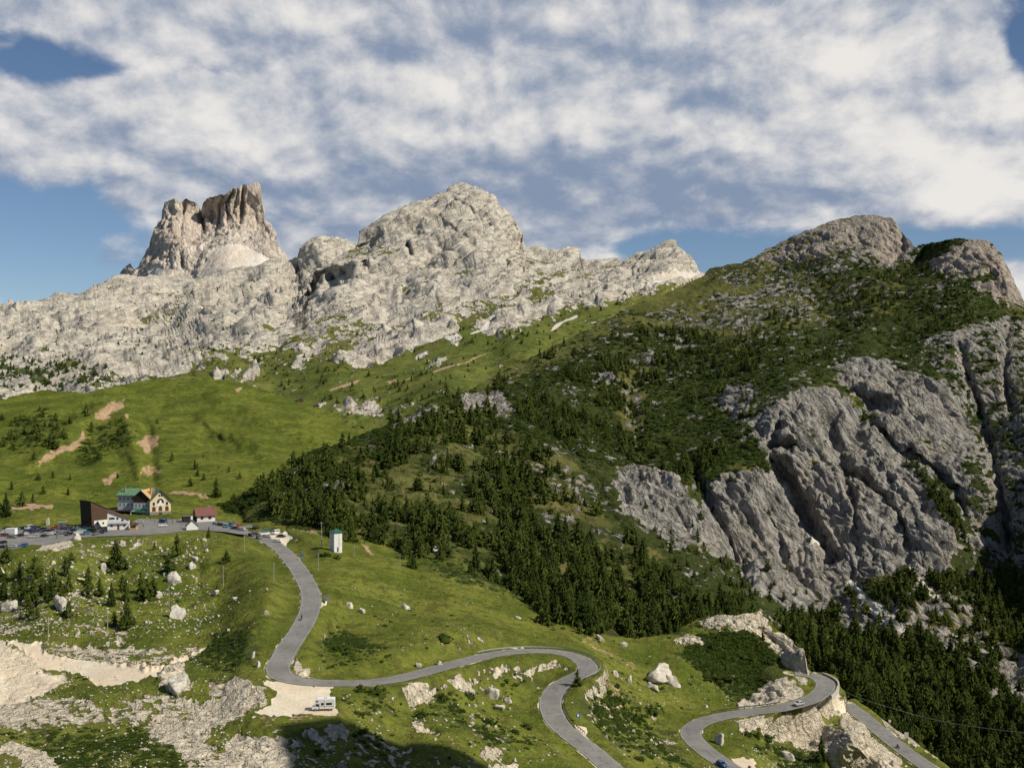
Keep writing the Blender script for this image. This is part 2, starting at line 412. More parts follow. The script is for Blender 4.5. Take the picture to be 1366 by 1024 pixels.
# ---- far left peak, the tower peak, limestone slopes behind the green hills
TALUS = [(262, 374), (272, 352), (280, 335), (293, 328), (312, 327), (328, 328), (340, 334), (356, 345), (384, 352), (380, 362), (330, 366)]
sheet('speck', 'mountain', [(-60, 409), (-20, 401), (-6, 404), (2, 401), (8, 404), (14, 401), (18, 408), (40, 430)], [(-60, 450), (40, 450)], [(-60, 409, 5200), (0, 400, 5300), (40, 430, 5200), (0, 450, 5000), (-60, 450, 5000), (40, 450, 5000)],
      -60, 40, 1.5, [], [], dict(r=1, o=.3), [(60, 30, True, False)], M_PEAK, 5, back=5)
sheet('tower', 'mountain', [(140, 392), (160, 370), (164, 362), (170, 355), (174, 352), (180, 362), (186, 355), (192, 341), (202, 325), (205.6, 304.5), (216, 294), (219, 280), (222, 271), (230, 267), (236, 267), (240, 272), (249, 266), (261, 271), (266, 276), (268, 281), (271, 270), (277, 264),
      (283, 262), (290, 259), (297, 260.7), (306, 257), (310, 251), (318, 252), (324, 248), (334, 248), (340, 244), (345, 246), (347.5, 250.6), (350.5, 274), (354, 294), (360, 298), (366, 308), (370, 325), (378, 338), (386, 348), (410, 372)],
      [(140, 420), (410, 420)],
      [(140, 392, 2700), (166, 362, 2760), (180, 372, 2680), (202, 325, 2740), (222, 271, 2760), (250, 267, 2750), (268, 279, 2800), (283, 262, 2750), (312, 251, 2740), (345, 246, 2760), (354, 294, 2760), (386, 348, 2740), (410, 372, 2700),
       (215, 330, 2670), (215, 362, 2590), (245, 320, 2640), (245, 362, 2570), (270, 320, 2680), (300, 325, 2620), (340, 325, 2660), (300, 350, 2510), (330, 350, 2530), (365, 340, 2640), (140, 420, 2450), (280, 420, 2330), (410, 420, 2450), (280, 385, 2420)],
      140, 410, .9,
      [([(266, 272), (269, 290), (272, 314)], 3.2, 0.0180), ([(247, 268), (243, 290), (240, 315)], 2.5, 0.0060), ([(312, 254), (308, 280), (303, 306)], 2.2, 0.0084), ([(325, 250), (323, 275), (322, 300)], 2.2, 0.0084), ([(297, 262), (294, 285), (290, 305)], 2, 0.0066),
       ([(285, 264), (283, 300)], 1.8, 0.0048), ([(258, 322), (264, 332)], 5, 0.0060), ([(205, 330), (250, 318), (290, 316)], 3, -0.0048), ([(318, 254), (314, 296)], 1.4, 0.0048), 
       ([(355, 300), (362, 335)], 2, 0.0048), ([(230, 275), (226, 310)], 2, 0.0036), ([(200, 345), (207, 330)], 3, 0.0036), ([(225, 330), (222, 358)], 2, 0.0036), ([(240, 335), (244, 360)], 2, 0.0036)],
      [([(275, 262), (347, 247), (352, 300), (310, 308), (272, 306)], dict(o=.34), 5), ([(205, 300), (262, 270), (270, 310), (255, 330), (206, 345)], dict(o=.22), 6),
       ([(282, 262), (340, 244), (342, 247), (300, 262)], dict(o=0), 2), (TALUS, dict(s=1, o=0), 1.6), ([(195, 372), (200, 358), (212, 354), (226, 364), (245, 357), (262, 372)], dict(s=.8, o=0), 3)],
      dict(r=1.), [(60, 22, 'q', False), (24, 8, 'q', False), (34, 3.5, 'c', False), (26, 3.5, 's', False), (9, 1.6, True, False)], M_PEAK, 11, wob=.6, vstretch=1.7, back=10, hold=.5)
sheet('left', 'mountain', [(-160, 455), (-60, 425), (0, 410), (30, 403), (62, 399), (90, 394), (120, 384), (140, 377), (162, 372), (189, 370), (202, 368), (240, 368), (263, 370), (286, 365), (300, 361), (320, 358), (345, 354), (371, 349), (387, 348), (398, 347), (401, 336), (405, 329), (418, 319), (435, 317), (446, 315), (460, 317), (467, 325), (490, 345), (560, 370)],
      [(-160, 600), (560, 560)],
      [(-160, 455, 1800), (0, 410, 2000), (90, 394, 2080), (165, 372, 2250), (260, 369, 2350), (320, 358, 2380), (387, 348, 2400), (398, 347, 2380), (435, 317, 2430), (467, 325, 2430), (560, 370, 2200), (0, 520, 1330), (115, 522, 1230), (0, 460, 1650), (100, 430, 1780), (200, 450, 1700), (200, 500, 1250), (100, 490, 1420),
       (200, 410, 2000), (300, 480, 1300), (300, 420, 1800), (380, 440, 1550), (330, 385, 2150), (370, 370, 2250), (400, 375, 2250), (420, 350, 2330), (420, 400, 1900), (500, 400, 2000), (0, 580, 1080), (-160, 600, 1000), (200, 560, 1075), (400, 500, 1250), (500, 540, 1100), (-160, 520, 1300)],
      -160, 560, 1.25,
      [([(387, 352), (400, 372), (404, 402), (380, 425)], 6, .03), ([(330, 380), (300, 400), (260, 425), (225, 440)], 7, .02), ([(120, 400), (100, 430), (60, 460)], 8, .015), ([(250, 385), (230, 410), (180, 440)], 7, .015), ([(40, 415), (20, 440), (0, 470)], 8, .015), ([(360, 405), (350, 425)], 6, .02)],
      [([(-160, 470), (0, 455), (170, 470), (300, 455), (360, 450), (330, 500), (100, 520), (-160, 540)], dict(r=.62, b=.25), 14),
       ([(190, 400), (240, 385), (262, 395), (250, 420), (230, 440), (175, 455), (172, 435), (205, 418)], dict(r=.45, g=.3), 8), ([(-160, 500), (0, 484), (60, 487), (150, 490), (175, 500), (130, 530), (-160, 560)], dict(r=.42, b=.72), 8),
       ([(190, 500), (260, 478), (330, 460), (420, 440), (560, 430), (560, 560), (190, 560)], dict(r=.3, b=.05), 7), ([(230, 505), (300, 487), (480, 470), (560, 520), (300, 560)], dict(r=.12, b=0), 6),
       ([(286, 500), (315, 499), (314, 506), (288, 508)], dict(r=1), 2), ([(320, 510), (336, 498), (342, 503), (334, 512)], dict(r=1), 2), ([(205, 490), (262, 482), (270, 488), (200, 500)], dict(r=.8), 3),
       ([(404, 318), (465, 318), (466, 340), (402, 350)], dict(r=1.), 4), ([(60, 400), (110, 392), (160, 374), (200, 370), (160, 400), (60, 430)], dict(g=.4), 8)],
      dict(r=.72, b=.12, g=.3), [(150, 42, True, True), (60, 12, True, True), (50, 20, 'q', True), (42, 7, 'c', True), (30, 12, 's', True), (18, 6, 'q', True), (8, 1.2, False, True)], M_FAR, 21, grain=(17, 3.5, 45), drop=.3, back=10, vstretch=.8, rockn=.6, slope_k=1.1, hold=.5)
sheet('dome', 'mountain', [(300, 480), (330, 458), (365, 441), (395, 416), (404, 401), (412, 380), (425, 363), (440, 351), (455, 341), (471, 331), (488, 306), (505, 295), (525, 284), (545, 275), (562, 267), (580, 260), (592, 256), (606, 249), (619, 247), (628, 248), (639, 252), (656, 264), (664, 276), (673, 284), (680, 291), (684, 298), (688, 299), (691, 304), (694, 309), (699, 327),
      (708, 330), (720, 331), (740, 336), (752, 332), (764, 330), (774, 337), (779, 348), (800, 346), (818, 347), (830, 349), (840, 346), (852, 340), (870, 329), (880, 322), (893, 318.6), (904.5, 330), (918, 345), (927, 354), (931, 360), (938, 367), (1000, 390), (1100, 440)],
      [(300, 590), (500, 620), (620, 580), (700, 540), (800, 500), (900, 460), (1100, 480)],
      [(300, 475, 1300), (350, 450, 1400), (404, 402, 1640), (425, 364, 1720), (438, 352, 1760), (471, 331, 1800), (525, 284, 1880), (619, 247, 1960), (680, 291, 1860), (697, 327, 1850), (740, 335, 1850), (779, 347, 1820), (852, 340, 1780), (893, 319, 1770), (938, 367, 1620), (1000, 390, 1600), (1100, 440, 1600),
       (430, 400, 1600), (450, 375, 1640), (500, 340, 1720), (560, 310, 1790), (620, 300, 1790), (670, 330, 1740), (500, 400, 1560), (600, 380, 1560), (700, 380, 1530), (800, 380, 1480), (860, 370, 1500), (900, 350, 1600), (500, 450, 1300), (430, 450, 1350), (600, 440, 1270), (700, 430, 1250), (800, 415, 1280), (900, 395, 1370),
       (400, 500, 1170), (500, 500, 1110), (600, 490, 1080), (650, 500, 1040), (700, 475, 1080), (400, 540, 1050), (500, 550, 980), (560, 540, 950), (620, 530, 920), (800, 460, 1200), (300, 560, 1010), (500, 620, 830), (620, 580, 860), (900, 450, 1300), (1100, 480, 1500), (420, 590, 860)],
      300, 1100, 1.15,
      [([(404, 404), (425, 388), (450, 374), (468, 364)], 9, .045), ([(412, 387), (428, 373), (440, 361)], 7, .035), ([(440, 392), (446, 372)], 4, .02), ([(487, 352), (488, 362)], 4, .02), ([(472, 330), (490, 324), (514, 312)], 4, .016), ([(541, 325), (547, 338), (551, 343)], 4, .016), ([(664, 343), (671, 355), (676, 366)], 3.5, .016),
       ([(683, 300), (689, 318), (695, 328)], 4, .014), ([(560, 290), (590, 300), (640, 330)], 3, .004), ([(540, 300), (575, 320), (620, 350)], 3, .004), ([(590, 262), (640, 290), (680, 330)], 3, .004), ([(510, 430), (498, 405), (503, 385)], 5, -.01), ([(586, 385), (580, 410)], 5, .008), ([(545, 375), (530, 410)], 5, .008),
       ([(520, 345), (600, 362), (690, 360)], 6, .006), ([(455, 480), (545, 450), (605, 432)], 6, -.006), ([(655, 440), (730, 415), (800, 392), (855, 375)], 7, -.008), ([(405, 470), (385, 485)], 6, -.006), ([(862, 345), (893, 335), (910, 345)], 6, .006)],
      [([(300, 590), (300, 470), (400, 436), (450, 416), (501, 426), (562, 416), (636, 402), (680, 379), (737, 358), (781, 356), (850, 352), (940, 360), (1100, 440), (1100, 590)], dict(r=.44, g=.35, b=.15), 9),
       ([(300, 600), (300, 480), (400, 462), (450, 455), (560, 440), (640, 420), (760, 405), (860, 385), (935, 372), (1100, 430), (1100, 600)], dict(r=.22, b=.12, g=.25), 7),
       ([(300, 600), (300, 505), (400, 490), (450, 487), (560, 468), (640, 450), (720, 435), (820, 412), (900, 392), (940, 372), (1100, 430), (1100, 600)], dict(r=.1, b=.06, g=.12), 6),
       ([(450, 483), (455, 470), (481, 459), (535, 444), (589, 433), (609, 431), (604, 447), (545, 464), (500, 478), (484, 482)], dict(r=.95, b=0), 3),
       ([(636, 438), (670, 418), (713, 414), (757, 389), (804, 370), (860, 360), (880, 366), (852, 392), (798, 405), (760, 412), (737, 420), (703, 429), (680, 443), (655, 450)], dict(r=.82, b=.05), 4),
       ([(595, 451), (620, 448), (618, 454), (597, 456)], dict(r=1, s=.8), 2), ([(618, 449), (640, 440), (665, 424), (671, 420), (672, 424), (650, 438), (632, 447)], dict(s=.9), 1.5),
       ([(733, 443), (742, 431), (752, 427), (772, 421), (771, 425), (752, 431), (741, 440)], dict(s=.9, r=0), 1.5), ([(793, 411), (795, 398), (797, 399), (797, 411)], dict(s=.7), 1.2),
       ([(395, 485), (400, 470), (430, 458), (433, 463), (415, 478), (402, 488)], dict(r=.9), 3), ([(553, 474), (571, 468), (571, 471), (556, 478)], dict(r=1, s=.6), 1.5), ([(553, 490), (570, 482), (595, 479), (594, 483), (565, 489)], dict(r=.8), 2),
       ([(576, 494), (620, 482), (660, 468), (661, 470), (620, 485), (578, 497)], dict(d=.75), 1.6), ([(437, 521), (470, 510), (482, 507), (482, 510), (460, 518), (440, 523)], dict(d=.75), 1.6), ([(515, 507), (550, 499), (551, 502), (518, 511)], dict(d=.55), 1.6),
       ([(400, 440), (470, 395), (505, 385), (530, 405), (548, 418), (510, 424), (480, 410), (450, 415), (420, 435)], dict(s=.42, r=1), 5), ([(365, 442), (405, 405), (440, 385), (470, 395), (430, 415), (400, 437), (370, 450)], dict(s=.4, r=1), 4),
       ([(452, 343), (470, 333), (515, 318), (545, 335), (530, 345), (495, 333), (470, 342)], dict(r=.35, g=.5), 5), ([(547, 370), (552, 385), (575, 372), (583, 378), (572, 400), (535, 400), (528, 380)], dict(r=.45, g=.2), 5), ([(560, 345), (590, 360), (640, 365), (640, 372), (580, 370)], dict(r=.5), 5),
       ([(690, 340), (720, 345), (740, 355), (700, 362), (680, 352)], dict(r=.45), 5), ([(865, 385), (875, 372), (900, 358), (925, 358), (938, 366), (905, 380), (870, 388)], dict(s=.8, r=1), 3), ([(540, 545), (560, 540), (545, 552), (520, 557), (483, 557), (482, 550), (505, 545)], dict(r=.55, b=.3), 4),
       ([(457, 545), (485, 538), (510, 540), (505, 552), (480, 560), (462, 556)], dict(r=.6, b=.35), 3)],
      dict(r=.82, b=.05, g=.35), [(120, 24, True, True), (60, 15, 'q', True), (34, 6, 'c', True), (26, 12, 's', True), (12, 4.5, 's', True), (18, 3.5, 'q', True), (6, .7, False, True)], M_FAR, 33, grain=(27, 4.0, 50), drop=.6, back=14, vstretch=.9, rockn=.55, slope_k=1.1, hold=.5)

# ---- wooded slope and the right mountain with its cliffs
R1 = [(1003, 562), (1024, 549), (1045, 535), (1065, 520), (1098, 516), (1131, 533), (1152, 562), (1194, 599), (1231, 649), (1256, 690), (1270, 715), (1268, 757), (1239, 769), (1198, 757), (1173, 773), (1144, 761), (1127, 768), (1115, 781), (1107, 815), (1069, 819), (1032, 796), (1003, 783), (982, 748), (957, 732), (928, 699), (941, 665), (957, 636), (990, 630), (1022, 630), (1036, 616), (1012, 590)]
R2 = [(819, 628), (850, 622), (883, 632), (905, 645), (920, 665), (953, 699), (975, 740), (950, 735), (920, 720), (904, 736), (879, 711), (855, 700), (837, 682)]
R3 = [(1115, 502), (1152, 489), (1214, 496), (1256, 512), (1278, 530), (1289, 549), (1306, 595), (1301, 616), (1280, 605), (1256, 591), (1214, 574), (1180, 560), (1152, 541), (1130, 520)]
R3b = [(1155, 547), (1185, 548), (1214, 578), (1250, 592), (1277, 612), (1296, 645), (1300, 660), (1256, 634), (1214, 612), (1173, 578)]
R4 = [(1223, 458), (1240, 447), (1262, 442), (1300, 430), (1366, 412), (1530, 430), (1530, 800), (1366, 760), (1330, 745), (1300, 735), (1285, 690), (1318, 640), (1305, 560), (1262, 502)]
R5 = [(1019, 331), (1050, 316), (1082, 304), (1112, 292), (1142, 286), (1179, 286), (1194, 292), (1209, 313), (1218, 328), (1203, 340), (1187, 358), (1178, 354), (1165, 343), (1130, 335), (1105, 342), (1080, 354), (1035, 352), (1005, 347)]
R6 = [(1238, 344), (1262, 333), (1294, 315), (1322, 318), (1337, 338), (1363, 392), (1372, 408), (1345, 406), (1325, 395), (1310, 385), (1290, 375), (1300, 362), (1270, 367), (1245, 362)]
NOT_D = []
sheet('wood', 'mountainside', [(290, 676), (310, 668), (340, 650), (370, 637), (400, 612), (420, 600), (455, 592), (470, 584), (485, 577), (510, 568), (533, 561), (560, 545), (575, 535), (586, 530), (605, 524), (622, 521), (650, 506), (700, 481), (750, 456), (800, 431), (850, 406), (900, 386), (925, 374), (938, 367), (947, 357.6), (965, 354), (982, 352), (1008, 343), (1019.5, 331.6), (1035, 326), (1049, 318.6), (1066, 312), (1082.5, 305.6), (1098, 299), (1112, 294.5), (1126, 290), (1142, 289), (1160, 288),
      (1179, 289), (1188, 291), (1194, 296), (1203, 307), (1209, 316), (1221, 329.7), (1234.6, 326), (1248, 323), (1260.6, 320.5), (1278, 318), (1294, 318.6), (1308, 320), (1320, 322), (1328, 328), (1335, 339), (1346, 365), (1361, 394.6), (1368, 410), (1400, 430), (1450, 455), (1530, 470)],
      [(290, 700), (400, 750), (500, 785), (600, 815), (700, 860), (800, 900), (900, 925), (1000, 950), (1100, 1010), (1200, 1090), (1530, 1180)],
      [(300, 678, 600), (340, 650, 610), (400, 610, 700), (455, 592, 740), (485, 577, 770), (533, 562, 790), (560, 545, 820), (586, 530, 840), (622, 521, 880), (700, 480, 1010), (750, 455, 1070), (800, 430, 1130), (850, 405, 1190), (900, 385, 1260), (940, 366, 1300), (1008, 343, 1330), (1050, 318, 1350), (1082, 306, 1330), (1142, 289, 1330), (1190, 290, 1310), (1221, 330, 1240), (1260, 320, 1190), (1294, 319, 1160), (1335, 339, 1130), (1366, 406, 1060), (1450, 455, 1000), (1530, 470, 950),
       (430, 700, 520), (450, 650, 590), (550, 600, 680), (550, 650, 610), (550, 700, 545), (600, 750, 485), (650, 700, 560), (650, 600, 720), (700, 550, 810), (750, 650, 660), (750, 750, 520), (800, 820, 450), (850, 500, 960), (850, 600, 780), (850, 700, 620), (850, 800, 490), (900, 860, 450), (800, 600, 760), (780, 520, 900),
       (950, 450, 1060), (1000, 400, 1180), (1000, 500, 900), (1100, 350, 1230), (1160, 340, 1230), (1100, 400, 1150), (1100, 480, 920), (1200, 400, 1080), (1200, 450, 980), (1300, 380, 1080), (1300, 410, 1020),
       (1065, 520, 800), (1003, 562, 770), (982, 748, 625), (960, 640, 700), (1060, 680, 700), (1107, 815, 615), (1150, 560, 800), (1268, 757, 645), (1200, 650, 725), (1240, 770, 625), (1144, 765, 640), (1152, 489, 880), (1256, 512, 850), (1301, 616, 750), (1200, 590, 765), (1280, 690, 690), (1300, 440, 960), (1300, 570, 825), (1360, 500, 880), (1366, 600, 760), (1366, 740, 665),
       (819, 628, 720), (880, 711, 620), (900, 640, 710), (950, 580, 780), (900, 780, 520), (960, 800, 510), (1010, 830, 520), (1200, 850, 550), (1300, 850, 565), (1200, 950, 460), (1366, 850, 570), (1366, 1000, 440), (1250, 1024, 425), (1060, 860, 520), (1000, 880, 495), (1100, 900, 490), (1130, 930, 450), (1530, 1180, 350), (1530, 800, 500), (1460, 600, 660), (1300, 920, 500),
       (650, 815, 460), (700, 850, 425), (560, 780, 455), (500, 765, 470), (400, 740, 480), (1000, 950, 450), (1100, 1010, 400), (1200, 1090, 380)],
      290, 1530, 1.1,
      [([(1107, 545), (1111, 574), (1131, 616), (1160, 645), (1189, 682), (1208, 712), (1214, 757)], 6.1, 0.0211), ([(1024, 600), (1049, 628), (1073, 665), (1090, 707), (1107, 732), (1127, 752)], 7.4, 0.0286), ([(1040, 560), (1030, 590), (1075, 600)], 5.4, 0.0211), ([(1115, 603), (1128, 645), (1140, 682), (1144, 745)], 4.8, 0.0143),
       ([(925, 620), (935, 650), (957, 690), (982, 735), (1000, 790)], 7.4, 0.0268), ([(1312, 560), (1325, 610), (1340, 682), (1347, 745)], 7.4, 0.0286), ([(1020, 674), (1049, 736), (1098, 798)], 3.4, 0.0095), ([(1125, 515), (1160, 540), (1200, 560)], 7.4, 0.0191), ([(1180, 505), (1200, 540), (1230, 570)], 4.1, 0.0095),
       ([(1280, 455), (1290, 500), (1310, 560)], 6.1, 0.0191), ([(1345, 430), (1340, 500), (1352, 560)], 5.4, 0.0191), ([(1290, 690), (1275, 650), (1240, 620), (1200, 600), (1160, 570)], 4.8, 0.0191), ([(1085, 530), (1095, 580), (1118, 640), (1135, 700)], 5.4, -0.0056), ([(1150, 575), (1185, 620), (1220, 670), (1240, 740)], 6.1, -0.0067), ([(1000, 650), (1020, 710), (1060, 780)], 9.5, -0.0056),
       ([(1240, 505), (1275, 545), (1297, 600)], 6.1, -0.0067), ([(840, 640), (850, 690)], 4.1, -0.0045), ([(1203, 297), (1205, 330), (1190, 355)], 3.4, 0.0095), ([(1240, 325), (1228, 345), (1215, 360)], 6.1, 0.0191), ([(1330, 345), (1340, 380), (1352, 400)], 3.4, -0.0056), ([(1372, 420), (1380, 560), (1385, 700)], 6.1, 0.0191), ([(1420, 480), (1440, 700)], 6.1, 0.0191),
       ([(850, 480), (845, 560), (850, 600)], 9.5, 0.0095), ([(700, 480), (720, 560), (790, 640), (830, 720)], 9.5, 0.0115), ([(1130, 765), (1150, 800), (1220, 842)], 5.4, -0.0034)],
      [([(290, 680), (460, 585), (625, 515), (660, 560), (760, 640), (840, 720), (930, 800), (900, 920), (700, 900), (500, 800), (290, 760)], dict(r=.17, b=.52, g=.25), 12),
       ([(622, 515), (900, 380), (960, 350), (1060, 345), (1200, 370), (1180, 420), (1100, 440), (1000, 470), (880, 450), (760, 470), (650, 530)], dict(r=.28, b=.6, g=.25), 12),
       ([(870, 400), (960, 370), (1090, 360), (1090, 420), (1000, 450), (880, 430)], dict(r=.36, b=.45, g=.25), 10), ([(860, 395), (930, 372), (965, 380), (930, 400), (875, 420)], dict(r=.12, b=.15), 5),
       ([(625, 515), (700, 478), (780, 440), (860, 402), (870, 415), (790, 455), (720, 490), (660, 520)], dict(r=.12, b=.25, g=.2), 6),
       (R1, dict(r=.9, b=.5), 2.5), (R2, dict(r=.8, b=.3), 3), (R3, dict(r=.93, b=.2), 2.5), (R3b, dict(r=.74, b=.3), 4), (R4, dict(r=.5, b=.72, g=.2), 5), (R5, dict(r=.68, b=.1, g=.55, o=.12), 3), (R6, dict(r=.74, b=.4, o=.22), 3), ([(1225, 326), (1262, 318), (1300, 318), (1262, 338), (1240, 350), (1222, 352)], dict(r=0, b=.95), 3), ([(1290, 372), (1320, 362), (1345, 368), (1325, 378), (1300, 380)], dict(r=.1, b=.95), 2), ([(1040, 352), (1090, 345), (1150, 330), (1180, 350), (1140, 372), (1080, 365)], dict(r=.3, b=.75), 5), ([(1000, 350), (1030, 330), (1060, 318), (1050, 332), (1020, 345)], dict(r=.3, b=.8), 3),
       ([(1165, 300), (1195, 296), (1208, 318), (1190, 352), (1178, 350)], dict(r=1, o=.3, s=.42), 3), ([(1310, 322), (1334, 340), (1360, 395), (1340, 392), (1322, 360)], dict(r=1, o=.3, s=.42), 3), ([(960, 520), (1003, 510), (1015, 525), (985, 560), (965, 545)], dict(r=.62, b=.3), 5), ([(1110, 488), (1160, 478), (1190, 482), (1160, 495)], dict(r=.7), 4),  # right summit faces: scree colour adds painted sunlight to pale bedrock
       ([(610, 526), (655, 524), (680, 535), (685, 550), (665, 556), (650, 540), (625, 545)], dict(r=.8, b=0), 3), ([(520, 562), (560, 548), (575, 545), (598, 542), (600, 552), (560, 558), (530, 568)], dict(r=.72, b=.2), 3), ([(790, 500), (812, 495), (822, 505), (800, 515)], dict(r=.85), 3), ([(840, 480), (860, 480), (870, 470), (872, 486), (850, 500)], dict(r=.6), 3), ([(830, 500), (868, 480), (862, 520), (850, 585), (830, 560)], dict(r=.3, b=.1), 5),
       ([(420, 655), (450, 648), (475, 650), (440, 662)], dict(r=.7), 3), ([(370, 640), (395, 625), (398, 630), (380, 642)], dict(r=.9), 3), ([(690, 600), (740, 590), (775, 620), (790, 680), (740, 700), (700, 650)], dict(r=.32, g=.45, b=.45), 8),
       ([(562, 762), (568, 742), (585, 728), (592, 735), (578, 755), (576, 776), (566, 772)], dict(s=.8, d=.3, b=0), 2.5), ([(1128, 768), (1136, 765), (1165, 800), (1222, 842), (1210, 845), (1180, 835), (1150, 812)], dict(s=.6, r=.8, b=0), 3), ([(1210, 752), (1222, 762), (1268, 812), (1272, 818), (1250, 800), (1225, 775)], dict(s=.9, b=0), 2),
       ([(1118, 790), (1150, 812), (1190, 842), (1150, 845), (1120, 830)], dict(r=.72, b=.2), 5), ([(1180, 780), (1250, 800), (1330, 850), (1366, 900), (1366, 960), (1310, 900), (1230, 850), (1180, 820)], dict(r=.45, b=.6), 8), ([(1325, 880), (1366, 870), (1420, 920), (1366, 950)], dict(r=.75, b=.4), 5),
       ([(1220, 775), (1270, 790), (1300, 830), (1260, 840), (1230, 815)], dict(r=.45, g=.4, b=.4), 6), ([(1166, 770), (1200, 762), (1215, 790), (1180, 800)], dict(r=.2, b=.1), 4), ([(700, 700), (780, 760), (800, 800), (720, 760)], dict(r=.2, b=.3, g=.5), 8),
       ([(1080, 722), (1086, 717), (1094, 719), (1094, 725), (1082, 727)], dict(s=.9), 2), ([(990, 895), (1090, 880), (1200, 900), (1300, 960), (1530, 1000), (1530, 1180), (1200, 1180), (1000, 1000)], dict(r=0, b=.8), 10)],
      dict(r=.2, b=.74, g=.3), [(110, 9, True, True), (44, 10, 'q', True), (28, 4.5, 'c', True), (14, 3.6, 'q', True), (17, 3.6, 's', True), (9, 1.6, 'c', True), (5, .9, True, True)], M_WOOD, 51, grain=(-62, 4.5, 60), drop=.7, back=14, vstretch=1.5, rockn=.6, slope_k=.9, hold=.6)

# ---- green hills, pass, meadows, spur: one sheet down to the foreground
ctrlA = [(u, v, -z * F / (v - CY)) for R in (ROAD1, ROAD2, ROAD3) for (u, z, v) in R[1:] if v < 1060 and u > 290]
ctrlA += [(0, 1024, 232), (-160, 1024, 230), (0, 950, 292), (100, 950, 292), (200, 1000, 256), (300, 1000, 258), (0, 900, 327), (150, 900, 325), (250, 870, 352), (100, 858, 357), (200, 830, 375), (50, 830, 375), (300, 830, 378), (0, 780, 425), (150, 780, 425), (300, 780, 418), (100, 744, 448), (50, 738, 453), (250, 735, 475), (0, 742, 447), (330, 740, 455),
          (-160, 722, 490), (0, 725, 478), (0, 706, 528), (100, 706, 528), (250, 700, 544), (180, 692, 565), (300, 697, 548), (0, 672, 615), (100, 672, 615), (200, 640, 690), (100, 640, 690), (0, 600, 790), (150, 580, 840), (0, 560, 900), (54, 521, 1000), (200, 560, 890), (200, 509, 1040), (300, 600, 790), (300, 560, 900), (320, 512, 1040), (400, 620, 745), (400, 580, 860), (420, 545, 960), (480, 590, 840), (300, 650, 655), (360, 670, 600), (-160, 560, 950), (-160, 640, 680),
          (450, 735, 478), (500, 780, 428), (560, 830, 390), (650, 830, 402), (650, 790, 455), (560, 765, 462), (500, 738, 485), (600, 735, 500), (500, 870, 348), (430, 850, 360), (720, 830, 425), (800, 855, 415), (860, 870, 414), (900, 895, 395), (850, 940, 365), (850, 1000, 330), (650, 950, 325), (550, 950, 305), (600, 1010, 268), (450, 1000, 264), (700, 1020, 290), (380, 950, 277), (440, 940, 283), (350, 940, 283), (400, 930, 290), (640, 910, 340),
          (1015, 812, 440), (975, 830, 432), (1060, 868, 420), (1040, 905, 404), (1000, 918, 400), (1086, 890, 412), (950, 870, 415), (935, 825, 445), (900, 850, 432), (1050, 970, 372), (1100, 1000, 356), (1000, 1000, 345), (1150, 1010, 362), (1115, 925, 399), (1150, 968, 383), (1180, 998, 374), (1100, 945, 388), (1270, 1026, 376), (1230, 1000, 390), (1180, 960, 412),
          (-160, 1150, 190), (1500, 1150, 330), (683, 1150, 225), (300, 1150, 200), (1000, 1150, 270), (700, 750, 540), (850, 800, 480)]
WG = [(6, 856), (53, 858), (56, 871), (97, 880), (141, 884), (176, 893), (224, 899), (211, 912), (176, 919), (146, 921), (126, 916), (108, 900), (88, 894), (53, 893), (46, 878), (18, 863)]
